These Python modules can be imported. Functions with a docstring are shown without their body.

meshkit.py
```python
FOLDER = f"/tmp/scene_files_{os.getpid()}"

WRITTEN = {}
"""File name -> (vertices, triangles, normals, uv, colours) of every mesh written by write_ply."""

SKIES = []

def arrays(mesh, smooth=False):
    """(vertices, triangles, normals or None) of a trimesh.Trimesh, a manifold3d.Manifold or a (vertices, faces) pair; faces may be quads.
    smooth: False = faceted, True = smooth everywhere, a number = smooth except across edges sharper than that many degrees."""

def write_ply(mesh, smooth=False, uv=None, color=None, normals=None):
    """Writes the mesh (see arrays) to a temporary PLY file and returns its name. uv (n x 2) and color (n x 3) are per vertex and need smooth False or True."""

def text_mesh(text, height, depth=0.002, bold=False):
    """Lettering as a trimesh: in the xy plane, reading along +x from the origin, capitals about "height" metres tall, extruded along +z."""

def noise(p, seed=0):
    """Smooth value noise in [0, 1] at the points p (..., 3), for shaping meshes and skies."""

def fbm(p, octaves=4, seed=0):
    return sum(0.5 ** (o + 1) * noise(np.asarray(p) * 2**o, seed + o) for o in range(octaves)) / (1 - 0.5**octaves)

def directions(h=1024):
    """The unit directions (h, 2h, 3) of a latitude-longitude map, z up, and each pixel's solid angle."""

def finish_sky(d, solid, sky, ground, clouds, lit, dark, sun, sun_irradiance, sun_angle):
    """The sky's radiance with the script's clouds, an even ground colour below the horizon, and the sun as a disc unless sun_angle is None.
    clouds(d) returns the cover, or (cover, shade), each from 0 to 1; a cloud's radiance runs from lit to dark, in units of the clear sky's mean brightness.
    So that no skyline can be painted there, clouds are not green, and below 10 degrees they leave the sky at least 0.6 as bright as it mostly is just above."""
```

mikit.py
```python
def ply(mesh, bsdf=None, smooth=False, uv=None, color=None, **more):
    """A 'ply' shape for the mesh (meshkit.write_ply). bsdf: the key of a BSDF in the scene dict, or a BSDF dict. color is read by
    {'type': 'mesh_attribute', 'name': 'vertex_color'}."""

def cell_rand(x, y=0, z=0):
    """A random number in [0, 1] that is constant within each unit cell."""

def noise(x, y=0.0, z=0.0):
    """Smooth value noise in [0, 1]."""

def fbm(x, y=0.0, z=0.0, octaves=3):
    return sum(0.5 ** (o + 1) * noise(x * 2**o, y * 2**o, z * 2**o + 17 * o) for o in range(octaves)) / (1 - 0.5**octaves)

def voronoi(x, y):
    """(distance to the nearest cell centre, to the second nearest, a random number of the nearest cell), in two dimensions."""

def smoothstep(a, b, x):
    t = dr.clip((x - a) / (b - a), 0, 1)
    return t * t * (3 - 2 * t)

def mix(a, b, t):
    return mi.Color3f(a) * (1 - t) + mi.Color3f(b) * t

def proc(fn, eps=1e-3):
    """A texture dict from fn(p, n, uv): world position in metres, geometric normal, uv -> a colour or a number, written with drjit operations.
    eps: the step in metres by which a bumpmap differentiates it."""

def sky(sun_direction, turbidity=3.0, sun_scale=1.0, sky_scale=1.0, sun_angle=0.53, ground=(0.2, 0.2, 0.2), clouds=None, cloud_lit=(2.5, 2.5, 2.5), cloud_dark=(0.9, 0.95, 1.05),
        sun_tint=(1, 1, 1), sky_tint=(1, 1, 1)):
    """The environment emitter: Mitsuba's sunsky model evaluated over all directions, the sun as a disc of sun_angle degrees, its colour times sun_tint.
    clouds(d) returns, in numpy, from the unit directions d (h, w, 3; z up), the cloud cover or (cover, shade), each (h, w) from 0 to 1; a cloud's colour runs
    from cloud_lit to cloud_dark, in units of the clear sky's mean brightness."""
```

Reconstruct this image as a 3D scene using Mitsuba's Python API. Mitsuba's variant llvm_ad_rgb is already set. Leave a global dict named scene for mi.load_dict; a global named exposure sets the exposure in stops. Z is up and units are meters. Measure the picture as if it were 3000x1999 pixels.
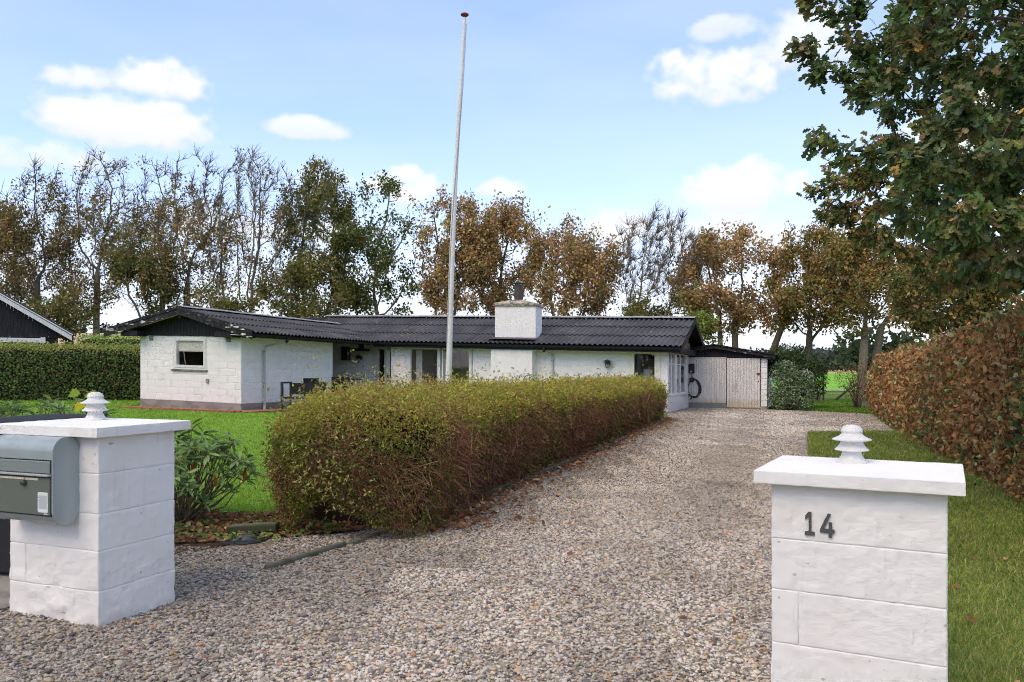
import math, random
import numpy as np, trimesh, drjit as dr, mitsuba as mi, mikit
import shapely
import shapely.geometry as sg
from scipy.spatial import cKDTree
from meshkit import noise, fbm, text_mesh
T = mi.ScalarTransform4f
scene, labels = {}, {}
RNG = np.random.default_rng(7)

# ------------------------------------------------------------------ camera, sky, exposure
CAM_H = 1.335
scene['camera'] = {'type': 'perspective', 'fov': 64.01, 'fov_axis': 'x', 'near_clip': 0.05, 'far_clip': 6000.0,
                   'principal_point_offset_x': 0.0, 'principal_point_offset_y': -0.0393,
                   'to_world': T().look_at(origin=[0, 0, CAM_H], target=[0, 10, CAM_H], up=[0, 0, 1])}
exposure = 2.85

# fair-weather clouds: azimuth (degrees right of north), elevation, half-width, half-height, strength
CLOUDS = [(-28.0, 18.2, 2.9, 1.0, .9), (-23.3, 18.5, 4.2, 1.5, 1.0), (-25.2, 16.0, 7.2, 1.9, 1.0), (-14.2, 16.6, 3.0, .8, .8), (-31, 13.4, 4.5, 1.2, .8),
          (-7.0, 13.0, 3.4, 1.6, 1.0), (-.6, 13.2, 2.2, .9, .9), (13.8, 19.3, 5.2, 2.1, 1.0), (14.6, 22.6, 2.2, 1.0, .7), (20.5, 21.0, 4.2, 2.6, .85),
          (16.4, 12.6, 5.6, 2.0, 1.0), (7.0, 10.4, 3.4, 1.7, .9), (15.5, 9.6, 7.5, 1.6, .8), (-14, 13.4, 3.2, .8, .5), (-17, 10, 9, 1.6, .8), (30, 15, 6, 3, .9)]


def clouds(d):
    az, el = np.degrees(np.arctan2(d[..., 0], d[..., 1])), np.degrees(np.arcsin(np.clip(d[..., 2], -1, 1)))
    el = el + .9
    n = fbm(d * 16, 5, 3) - .5
    n2 = fbm(d * 60, 4, 9) - .5
    cover, shade = np.zeros(az.shape), np.zeros(az.shape)
    for a, e, w, h, s in CLOUDS:
        dx, dy = (az - a) / w, (el - e) / h
        r = dx * dx + np.where(dy < 0, dy * 1.35, dy * .9) ** 2
        q = np.clip((1.12 - r + 2.3 * n + 1.5 * n2) / .95, 0, 1)
        c = s * q * q * (3 - 2 * q)
        shade = np.where(c > cover, np.clip(.24 - .34 * dy, 0, .5), shade)
        cover = np.maximum(cover, c)
    inside = np.clip((np.abs(az) - 34) / 8, 0, 1)
    big = fbm(d * np.array([3, 3, 6]), 5, 21)
    cover = np.maximum(cover, np.clip((big - .47) * 5, 0, 1) * np.maximum(inside, np.clip((el - 27) / 8, 0, 1)))
    low = np.clip((13.5 - el + 10 * n) / 12, 0, 1) * .78
    veil = np.clip(.08 + .35 * (fbm(d * np.array([5, 5, 14]), 4, 40) - .45), 0, .25)
    cover = np.maximum(np.maximum(cover, low), veil)
    return cover, np.where(el < 12, np.maximum(shade, .25), shade)


scene['sky'] = mikit.sky((-.42, -.64, .86), turbidity=3, sun_scale=.175, sun_angle=36, sky_scale=1.28, clouds=clouds,
                         cloud_lit=(1.42, 1.43, 1.45), cloud_dark=(1.0, 1.03, 1.09), sky_tint=(1.10, .905, .92), sun_tint=(1, .96, .9), ground=(.15, .16, .1))

# ------------------------------------------------------------------ materials
def rgb(*c):
    return {'type': 'rgb', 'value': list(map(float, c))}


VC = {'type': 'mesh_attribute', 'name': 'vertex_color'}


def two(b):
    return {'type': 'twosided', 'bsdf': b}


def pr(color, rough=.7, spec=.4, **k):
    return {'type': 'principled', 'base_color': color, 'roughness': rough, 'specular': spec, **k}


def bump(b, fn, scale=1.0, eps=2e-3):
    return {'type': 'bumpmap', 'scale': scale, 'arbitrary': mikit.proc(fn, eps=eps), 'bsdf': b}


mx, ss, nz, fb = mikit.mix, mikit.smoothstep, mikit.noise, mikit.fbm
scene['m_leaf'] = {'type': 'principledthin', 'base_color': VC, 'roughness': .55, 'diff_trans': .7, 'eta': 1.35}
scene['m_matte'] = two(pr(VC, .85, .25))
scene['m_satin'] = two(pr(VC, .4, .5))
scene['m_stone'] = two(pr(VC, .6, .4))


def paint_col(p, n, uv):
    d = fb(p.x * 3.1, p.y * 3.1, p.z * 2.0, octaves=4)
    s = fb(p.x * 22, p.y * 22, p.z * 2.2)
    foot = ss(.45, .0, p.z) * fb(p.x * 9, p.y * 9, p.z * 9)
    c = mx((.80, .79, .775), (.75, .74, .72), ss(.45, .8, d))
    c = mx(c, (.52, .505, .46), ss(.6, .85, s) * .22)
    return mx(c, (.50, .47, .40), ss(.3, .75, foot) * .4)


def paint_bump(p, n, uv):
    return .0022 * fb(p.x * 30, p.y * 30, p.z * 30, octaves=3) + .001 * nz(p.x * 170, p.y * 170, p.z * 60)


scene['m_wall'] = two(bump(pr(mikit.proc(paint_col), .65, .35), paint_bump, 1.0, 3e-3))


def render_bump(p, n, uv):
    strokes = fb(p.x * 80, p.y * 80, p.z * 8, octaves=2) * .0065
    lumps = fb(p.x * 38 + 3, p.y * 38, p.z * 38, octaves=4) * .0045
    return strokes + lumps + .0012 * nz(p.x * 260, p.y * 260, p.z * 260)


def render_col(p, n, uv):
    d = fb(p.x * 6, p.y * 6, p.z * 4, octaves=4)
    drip = fb(p.x * 34, p.y * 34, p.z * 3)
    c = mx((.80, .795, .78), (.755, .745, .725), ss(.45, .75, d))
    c = mx(c, (.56, .55, .51), ss(.62, .9, drip) * .28)
    c = mx(c, (.52, .50, .43), ss(.16, .0, p.z) * ss(.35, .7, fb(p.x * 25, p.y * 25, p.z * 25)) * .55)
    speck = ss(.88, .92, nz(p.x * 42, p.y * 42, p.z * 42)) * ss(.62, .7, nz(p.x * 7, p.y * 7 + 4, p.z * 7))
    return mx(c, (.2, .17, .13), speck * .5)


scene['m_render'] = two(bump(pr(mikit.proc(render_col), .5, .45), render_bump, 1.0, 1.5e-3))


def roof_col(p, n, uv):
    d = fb(p.x * 1.3, p.y * 1.3, p.z * 1.3, octaves=4)
    f = fb(p.x * 24, p.y * 24, p.z * 24)
    c = mx((.045, .044, .046), (.082, .080, .082), ss(.3, .75, d))
    c = mx(c, (.11, .107, .1), ss(.62, .85, f) * .6)
    return mx(c, (.3, .25, .12), ss(.76, .82, nz(p.x * 17, p.y * 17, p.z * 17)) * ss(.55, .75, nz(p.x * 1.1, p.y * 1.1)) * .5)


scene['m_roof'] = two(pr(mikit.proc(roof_col), .62, .35))


def black_col(p, n, uv):
    g = fb(p.x * 55, p.y * 55, p.z * 4)
    return mx((.006, .006, .009), (.022, .021, .025), ss(.3, .8, g))


scene['m_black'] = two(pr(mikit.proc(black_col), .6, .3))


def peel_col(p, n, uv):
    g = fb(p.x * 30, p.y * 30, p.z * 6)
    a = fb(p.x * 5.5, p.y * 5.5, p.z * 14, octaves=4)
    b = nz(p.x * .9, p.y * .9, p.z * .9)
    c = mx((.008, .008, .011), (.04, .038, .038), ss(.35, .8, g))
    return mx(c, (.62, .6, .55), ss(.62, .67, a) * ss(.35, .7, b))


scene['m_peel'] = two(pr(mikit.proc(peel_col), .65, .3))


def board_col(p, n, uv):
    g = fb(p.x * 38, p.y * 38, p.z * 1.6, octaves=4)
    w = fb(p.x * 2.2, p.y * 2.2, p.z * 1.4)
    c = mx((.66, .645, .62), (.53, .505, .475), ss(.42, .8, g) * .8)
    c = mx(c, (.34, .29, .24), ss(.62, .8, g * .6 + w * .5) * .6)
    return mx(c, (.45, .36, .22), ss(.28, .05, p.z) * .5)


scene['m_board'] = two(pr(mikit.proc(board_col), .75, .25))


def plinth_col(p, n, uv):
    return mx((.30, .275, .25), (.21, .19, .175), ss(.35, .7, fb(p.x * 4, p.y * 4, p.z * 6, octaves=4)))


scene['m_plinth'] = two(pr(mikit.proc(plinth_col), .85, .2))
scene['m_trim'] = two(pr(rgb(.68, .68, .665), .35, .5))
scene['m_zinc'] = two({'type': 'principled', 'base_color': mikit.proc(lambda p, n, uv: mx((.40, .455, .465), (.30, .355, .365), fb(p.x * 14, p.y * 14, p.z * 5, octaves=4))), 'roughness': .42, 'metallic': .35, 'specular': .5})
scene['m_glass'] = {'type': 'thindielectric', 'int_ior': 1.52}
scene['m_plastic'] = two(pr(VC, .32, .5))


def pole_col(p, n, uv):
    return mx((.68, .68, .66), (.60, .60, .57), ss(.4, .75, fb(p.x * 3, p.y * 3, p.z * .6, octaves=2)))


scene['m_pole'] = two(pr(mikit.proc(pole_col), .3, .5))


def gravel_col(p, n, uv):
    f1, f2, r = mikit.voronoi(p.x * 46, p.y * 46)
    c = mx((.215, .180, .142), (.095, .085, .075), ss(.25, .5, r))
    c = mx(c, (.31, .265, .21), ss(.62, .78, r))
    c = mx(c, (.19, .125, .075), ss(.88, .94, r))
    c = c * (.35 + .65 * ss(.0, .14, f2 - f1))
    big = fb(p.x * .5, p.y * .5, 0, octaves=3)
    fine = fb(p.x * 7, p.y * 7, 5, octaves=4)
    side = (p.x + .95) - (p.y - 5.5) * .325
    wear = dr.exp(-dr.square((side - 1.15) / .45)) + dr.exp(-dr.square((side - 2.75) / .5))
    c = mi.Color3f(1.40, 1.46, 1.52) * c * (.62 + .45 * big + .5 * fine + .22 * wear)
    pale = ss(.85, .3, dr.sqrt(dr.square((p.x - 6.9) / 1.9) + dr.square((p.y - 19.6) / .9)) + .45 * (fb(p.x * 1.8, p.y * 1.8) - .5))
    c = mx(c, (.36, .32, .265), pale * .7)
    side = (p.x + 1.02) - (p.y - 8.5) * .315
    dirt = ss(1.35, .6, side) * ss(.25, .7, fb(p.x * 3, p.y * 3, 2)) * ss(6.2, 8, p.y)
    bedmix = ss(5.0, 6.2, p.y + .25 * (p.x + 1.5)) * ss(-.9, -1.7, p.x) * ss(.2, .6, fb(p.x * 6, p.y * 6, 5))
    return mx(c, (.12, .075, .045), dr.maximum(dirt * .75, bedmix * .6))


def gravel_bump(p, n, uv):
    f1, f2, r = mikit.voronoi(p.x * 46, p.y * 46)
    return .010 * dr.sqrt(dr.maximum(0, .5 - f1 * f1)) + .03 * fb(p.x * 1.5, p.y * 1.5)


scene['m_gravel'] = two(bump(pr(mikit.proc(gravel_col), .85, .2), gravel_bump, 1.0, 4e-3))


def grass_col(p, n, uv):
    a = fb(p.x * .9, p.y * .9, 0, octaves=4)
    b = fb(p.x * 14, p.y * 14, 3)
    c = mx((.11, .21, .03), (.17, .28, .04), ss(.3, .7, a))
    c = mx(c, (.07, .14, .02), ss(.45, .8, b) * .7)
    v = ss(.0, 1.2, p.x - .36 * p.y + .1) * ss(22, 18, p.y) * ss(-1, 1, p.x)
    dry = mx((.17, .165, .045), (.23, .20, .08), ss(.35, .7, fb(p.x * 2.4, p.y * 2.4, 8, octaves=4)))
    return mx(c, dry, v * .8)


scene['m_grass'] = two(bump(pr(mikit.proc(grass_col), .9, .1), lambda p, n, uv: .03 * fb(p.x * 18, p.y * 18, 1), 1.0, 6e-3))


def land_col(p, n, uv):
    a = fb(p.x * .35, p.y * .35, 0, octaves=4)
    g = mx((.06, .10, .02), (.10, .15, .03), ss(.3, .7, a))
    rows = fb(p.x * 1.6, p.y * .22, 4)
    field = mx((.10, .24, .03), (.15, .32, .05), ss(.35, .65, rows))
    c = mx(g, field, ss(63, 66, p.y - .05 * p.x) * ss(-30, -10, p.x))
    c = mx(c, (.34, .27, .12), ss(165, 172, p.y + 6 * fb(p.x * .1, p.y * .1)))
    left = ss(-12, -22, p.x) * ss(48, 55, p.y)
    return mx(c, mx((.40, .31, .20), (.33, .25, .16), rows), left)


scene['m_land'] = two(pr(mikit.proc(land_col), .95, .05))


def soil_col(p, n, uv):
    a = fb(p.x * 9, p.y * 9, 0, octaves=4)
    f1, f2, r = mikit.voronoi(p.x * 17, p.y * 17)
    c = mx((.040, .026, .017), (.085, .055, .034), ss(.3, .7, a))
    return mx(c, mx((.16, .085, .04), (.20, .14, .09), r), ss(.55, .75, r) * ss(.4, .2, f1))


scene['m_soil'] = two(bump(pr(mikit.proc(soil_col), .95, .1), lambda p, n, uv: .04 * fb(p.x * 14, p.y * 14, 1, octaves=4), 1.0, 6e-3))


def conc_col(p, n, uv):
    return mx((.27, .255, .23), (.15, .14, .12), ss(.35, .72, fb(p.x * 7, p.y * 7, p.z * 7, octaves=5)))


scene['m_concrete'] = two(pr(mikit.proc(conc_col), .9, .15))
scene['m_mossy'] = two(pr(mikit.proc(lambda p, n, uv: mx((.12, .115, .095), (.06, .07, .035), ss(.4, .65, fb(p.x * 11, p.y * 11, p.z * 9, octaves=4)))), .9, .15))
scene['m_asphalt'] = two(pr(rgb(.22, .22, .225), .8, .3))


def cap_col(p, n, uv):
    a = fb(p.x * 9, p.y * 9, p.z * 9, octaves=4)
    return mx(mx((.42, .39, .33), (.16, .13, .1), ss(.42, .62, a)), (.45, .32, .1), ss(.6, .68, fb(p.x * 7 + 9, p.y * 7, p.z * 7)) * .7)


scene['m_lichen'] = two(pr(mikit.proc(cap_col), .9, .15))


# ------------------------------------------------------------------ helpers
def gz(X, Y):
    X, Y = np.asarray(X, float), np.asarray(Y, float)
    st = lambda a, b, x: (lambda t: t * t * (3 - 2 * t))(np.clip((x - a) / (b - a), 0, 1))
    return (-.0155 * 30 * np.tanh(X / 30) - .0025 * 40 * np.tanh(np.maximum(0, Y - 6) / 40)
            + 8.6 * st(55, 210, Y) * st(-10, -75, X) + .9 * st(80, 190, Y))


USED = {}


def numbered(key):
    i = USED.get(key, 0)
    USED[key] = i + 1
    return f'{key}_{i:03d}' if i else key


def put(key, mesh, mat, smooth=False, color=None, to_world=None):
    key = key if key in labels and 'category' in labels[key] and key not in scene else numbered(key)
    if color is not None and not callable(color):
        color = np.asarray(color, float)
        if color.ndim == 1:
            nv = len(mesh[0]) if isinstance(mesh, (tuple, list)) else len(mesh.vertices)
            color = np.broadcast_to(color, (nv, 3))
    if color is not None and smooth is not False and smooth is not True:
        vv, ff = (mesh if isinstance(mesh, (tuple, list)) else (mesh.vertices, mesh.faces))
        mm = trimesh.graph.smooth_shade(trimesh.Trimesh(vv, ff, process=False), angle=math.radians(smooth), facet_minarea=None)
        color = np.broadcast_to(np.asarray(color)[:1], (len(mm.vertices), 3))
        mesh, smooth = (np.array(mm.vertices), np.array(mm.faces)), True
    d = mikit.ply(mesh, mat, smooth=smooth, color=color)
    if to_world is not None:
        d['to_world'] = to_world
    scene[key] = d
    return key


def thing(key, label, cat, group=None, kind=None):
    key = numbered(key)
    labels[key] = {'label': label, 'category': cat}
    if group:
        labels[key]['group'] = group
    if kind:
        labels[key]['kind'] = kind
    return key


def struct(key, label=None):
    labels[key] = {'kind': 'structure'}
    if label:
        labels[key]['label'] = label


class MB:
    """Collects pieces (with colours) that form ONE mesh."""

    def __init__(self):
        self.v, self.f, self.c, self.n = [], [], [], 0

    def add(self, v, f, c=(.5, .5, .5)):
        v, f = np.asarray(v, float), np.asarray(f, int)
        if f.shape[1] == 4:
            f = np.vstack([f[:, [0, 1, 2]], f[:, [0, 2, 3]]])
        c = np.asarray(c, float)
        self.v.append(v)
        self.f.append(f + self.n)
        self.c.append(np.broadcast_to(c, (len(v), 3)) if c.ndim == 1 else c)
        self.n += len(v)
        return self

    def mesh(self, m, c=(.5, .5, .5)):
        return self.add(m.vertices, m.faces, c)

    def arrays(self):
        return np.vstack(self.v), np.vstack(self.f), np.vstack(self.c)

    def put(self, key, mat, smooth=False, xf=None):
        v, f, c = self.arrays()
        if xf is not None:
            v = xf(v)
        return put(key, (v, f), mat, smooth, c)


BOXF = np.array([[0, 2, 3, 1], [4, 5, 7, 6], [0, 1, 5, 4], [2, 6, 7, 3], [0, 4, 6, 2], [1, 3, 7, 5]])


def boxv(x0, x1, y0, y1, z0, z1):
    return np.array([[x, y, z] for x in (x0, x1) for y in (y0, y1) for z in (z0, z1)], float)[[0, 4, 2, 6, 1, 5, 3, 7]], BOXF


def chamfer_box(x0, x1, y0, y1, z0, z1, c):
    """A box whose edges are cut: 8 x 3 vertices, the hull of three shrunken boxes."""
    c = min(c, (x1 - x0) * .3, (y1 - y0) * .3, (z1 - z0) * .3)
    pts = np.vstack([boxv(x0 + a, x1 - a, y0 + b, y1 - b, z0 + d, z1 - d)[0] for a, b, d in ((0, c, c), (c, 0, c), (c, c, 0))])
    h = trimesh.convex.convex_hull(pts)
    return np.array(h.vertices), np.array(h.faces)


def tubes(P0, P1, R0, R1, sides=5):
    P0, P1 = np.asarray(P0, float), np.asarray(P1, float)
    R0, R1 = np.broadcast_to(R0, len(P0)), np.broadcast_to(R1, len(P0))
    t = P1 - P0
    t = t / (np.linalg.norm(t, axis=1, keepdims=True) + 1e-9)
    a = np.cross(t, np.where(np.abs(t[:, 2:]) < .9, [0, 0, 1.], [1., 0, 0]))
    a /= np.linalg.norm(a, axis=1, keepdims=True) + 1e-9
    b = np.cross(t, a)
    an = np.arange(sides) * 2 * np.pi / sides
    ring = np.cos(an)[None, :, None] * a[:, None] + np.sin(an)[None, :, None] * b[:, None]
    v = np.concatenate([P0[:, None] + ring * R0[:, None, None], P1[:, None] + ring * R1[:, None, None]], 1)
    i = np.arange(sides)
    j = (i + 1) % sides
    q = np.vstack([np.stack([i, j, j + sides], 1), np.stack([i, j + sides, i + sides], 1)])
    f = (q[None] + (np.arange(len(P0)) * 2 * sides)[:, None, None]).reshape(-1, 3)
    return v.reshape(-1, 3), f


def pipe(pts, r, sides=10, cap=True):
    """A polyline swept as one tube with closed ends."""
    p = np.asarray(pts, float)
    r = np.broadcast_to(r, len(p))
    t = np.gradient(p, axis=0)
    t /= np.linalg.norm(t, axis=1, keepdims=True) + 1e-12
    ref = np.array([0.31, 0.17, .93]) if abs(t[:, 2]).mean() < .8 else np.array([1., .1, 0])
    a = np.cross(t, ref)
    a /= np.linalg.norm(a, axis=1, keepdims=True)
    b = np.cross(t, a)
    an = np.arange(sides) * 2 * np.pi / sides
    v = (p[:, None] + r[:, None, None] * (np.cos(an)[None, :, None] * a[:, None] + np.sin(an)[None, :, None] * b[:, None])).reshape(-1, 3)
    n = len(p)
    i, j = np.meshgrid(np.arange(n - 1), np.arange(sides), indexing='ij')
    j2 = (j + 1) % sides
    f = np.stack([i * sides + j, i * sides + j2, (i + 1) * sides + j2, (i + 1) * sides + j], -1).reshape(-1, 4)
    f = np.vstack([f[:, [0, 1, 2]], f[:, [0, 2, 3]]])
    if cap:
        v = np.vstack([v, p[:1], p[-1:]])
        k = np.arange(sides)
        f = np.vstack([f, np.stack([k * 0 + n * sides, (k + 1) % sides, k], 1), np.stack([k * 0 + n * sides + 1, (n - 1) * sides + k, (n - 1) * sides + (k + 1) % sides], 1)])
    return v, f


def lathe(prof, sides=40):
    p = np.asarray(prof, float)
    an = np.arange(sides) * 2 * np.pi / sides
    v = np.stack([p[:, None, 0] * np.cos(an), p[:, None, 0] * np.sin(an), np.broadcast_to(p[:, None, 1], (len(p), sides))], -1).reshape(-1, 3)
    i, j = np.meshgrid(np.arange(len(p) - 1), np.arange(sides), indexing='ij')
    j2 = (j + 1) % sides
    f = np.stack([i * sides + j, i * sides + j2, (i + 1) * sides + j2, (i + 1) * sides + j], -1).reshape(-1, 4)
    return v, np.vstack([f[:, [0, 1, 2]], f[:, [0, 2, 3]]])


def prism(poly, y0, y1):
    """An (x, z) outline given depth from y0 to y1."""
    m = trimesh.creation.extrude_polygon(sg.Polygon(poly) if not isinstance(poly, sg.Polygon) else poly, 1.0, engine='earcut')
    v = np.array(m.vertices)
    return np.stack([v[:, 0], y0 + (y1 - y0) * (1 - v[:, 2]), v[:, 1]], 1), np.array(m.faces)


def rotz(deg):
    c, s = math.cos(math.radians(deg)), math.sin(math.radians(deg))
    return np.array([[c, -s, 0], [s, c, 0], [0, 0, 1]])


def frame(origin, deg, dz=0.0):
    """Local (x, y, z) to world: turned by deg about z, moved to origin."""
    R, o = rotz(deg), np.array(origin, float) + [0, 0, dz]
    return lambda v: np.asarray(v, float) @ R.T + o


def sheet(poly, dz, step=.8):
    """A patch of ground laid dz above the terrain."""
    poly = sg.Polygon(poly)
    x0, y0, x1, y1 = poly.bounds
    V, F, n = [], [], 0
    for x in np.arange(x0, x1, step):
        for y in np.arange(y0, y1, step):
            g = poly.intersection(sg.box(x, y, x + step, y + step))
            for h in getattr(g, 'geoms', [g]):
                if h.geom_type != 'Polygon' or h.area < 1e-5:
                    continue
                v, f = trimesh.creation.triangulate_polygon(h, engine='earcut')
                V.append(v)
                F.append(np.asarray(f) + n)
                n += len(v)
    v, f = np.vstack(V), np.vstack(F)
    a = v[f]
    flip = np.cross(a[:, 1] - a[:, 0], a[:, 2] - a[:, 0]) < 0
    f[flip] = f[flip][:, ::-1]
    return np.column_stack([v, gz(v[:, 0], v[:, 1]) + dz]), f


# leaf templates: along +x, normal +z
LEAF = (np.array([[0, 0, 0], [.45, .30, .07], [1, 0, -.05], [.5, -.30, .07]]), np.array([[0, 3, 2], [0, 2, 1]]))
NARROW = (np.array([[0, 0, 0], [.45, .16, .04], [1, 0, -.06], [.5, -.16, .04]]), np.array([[0, 3, 2], [0, 2, 1]]))
CURL = (np.array([[0, 0, 0], [.38, .30, .16], [.75, .22, .22], [1, 0, .06], [.72, -.2, .2], [.36, -.32, .12], [.45, 0, -.03]]),
        np.array([[0, 6, 1], [1, 6, 2], [2, 6, 3], [3, 6, 4], [4, 6, 5], [5, 6, 0]]))
_o = [(0, .02), (.18, .07), (.29, .20), (.40, .10), (.54, .29), (.66, .14), (.85, .23), (1.0, .0)]
_top = [(x, y, .10 * abs(y) - .10 * x * x) for x, y in _o]
_bot = [(x, -y, .10 * abs(y) - .10 * x * x) for x, y in _o[-2:0:-1]]
_ov = np.array(_top + _bot + [(.5, 0, -.03)])
OAK = (_ov, np.array([[len(_ov) - 1, (i + 1) % (len(_ov) - 1), i] for i in range(len(_ov) - 1)]))
_r = [(0, .015), (.2, .10), (.45, .145), (.7, .125), (.9, .05), (1.0, 0)]
_rv = np.array([(x, y, .25 * abs(y) - .14 * x * x) for x, y in _r] + [(x, -y, .25 * abs(y) - .14 * x * x) for x, y in _r[-2:0:-1]] + [(.35, 0, -.04), (.7, 0, -.09)])
_n = len(_rv) - 2
RHODO = (_rv, np.array([[_n if max(_rv[i, 0], _rv[(i + 1) % _n, 0]) <= .5 else _n + 1, (i + 1) % _n, i] for i in range(_n)] + [[_n, _n + 1, 2], [_n, 8, _n + 1]]))


def unit(v):
    return v / (np.linalg.norm(v, axis=-1, keepdims=True) + 1e-9)


def rand_dir(n, r):
    return unit(r.normal(size=(n, 3)))


def leaves(pos, axis, up, size, tmpl, width=1.0):
    tv, tf = tmpl
    x = unit(axis)
    z = up - (up * x).sum(1, keepdims=True) * x
    z = unit(z)
    y = np.cross(z, x)
    s = np.broadcast_to(size, len(pos))[:, None, None]
    v = pos[:, None] + s * (tv[None, :, :1] * x[:, None] + width * tv[None, :, 1:2] * y[:, None] + tv[None, :, 2:] * z[:, None])
    f = tf[None] + (np.arange(len(pos)) * len(tv))[:, None, None]
    return v.reshape(-1, 3), f.reshape(-1, 3)


def leaf_colors(n, palette, r, var=.22):
    """palette: [(weight, rgb), ...]"""
    w = np.array([p[0] for p in palette], float)
    i = r.choice(len(palette), n, p=w / w.sum())
    c = np.array([p[1] for p in palette])[i] * 2.15
    return np.clip(c * r.lognormal(0, var, (n, 1)) * r.lognormal(0, .06, (n, 3)), .004, .8)

# ------------------------------------------------------------------ the setting: land, lawn, gravel, beds
def land_mesh():
    r = np.concatenate([np.arange(0, 40, 1.0), np.arange(40, 120, 4.0), np.geomspace(120, 3000, 28)])
    xs = np.concatenate([-r[:0:-1], r])
    ys = np.concatenate([np.array([-400, -120, -40, -12, -4.]), r])
    X, Y = np.meshgrid(xs, ys, indexing='ij')
    v = np.stack([X, Y, gz(X, Y)], -1).reshape(-1, 3)
    ny = len(ys)
    i, j = np.meshgrid(np.arange(len(xs) - 1), np.arange(ny - 1), indexing='ij')
    q = np.stack([i * ny + j, (i + 1) * ny + j, (i + 1) * ny + j + 1, i * ny + j + 1], -1).reshape(-1, 4)
    return v, q


put('ground', land_mesh(), 'm_land', smooth=True)
struct('ground', 'open grassland, green field and pale stubble field around the garden')

GRAVEL = [(-7, .5), (2.2, .5), (1.35, 3.0), (1.3, 3.5), (1.85, 5), (3.4, 9.3), (4.95, 13.63), (6.67, 18.4), (8.9, 19.0), (10.6, 23.6), (12.0, 27.4), (10.6, 28.7), (9.4, 29.9), (6.7, 31.2), (5.0, 26.6), (4.4, 23.2),
          (2.55, 17.1), (.3, 10.0), (-.3, 8.3), (-1.2, 6.55), (-1.75, 6.2), (-2.6, 6.1), (-3.2, 5.6), (-2.3, 4.7), (-2.9, 4.35), (-3.4, 4.2), (-7, 4.2)]
put('gravel_driveway', sheet(GRAVEL, .016, .7), 'm_gravel', smooth=True)
struct('gravel_driveway', 'loose grey and tan gravel driveway running up to the house')
LAWN = [(-2.1, 7.15), (-1.3, 8.3), (-.9, 8.6), (.9, 14.0), (2.6, 20), (4.0, 25), (4.9, 26.4), (-7.6, 22.5), (-11.6, 24.2), (-13, 30.2), (-22, 27), (-16, 10), (-6, 6.8), (-3.0, 7.05)]
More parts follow.
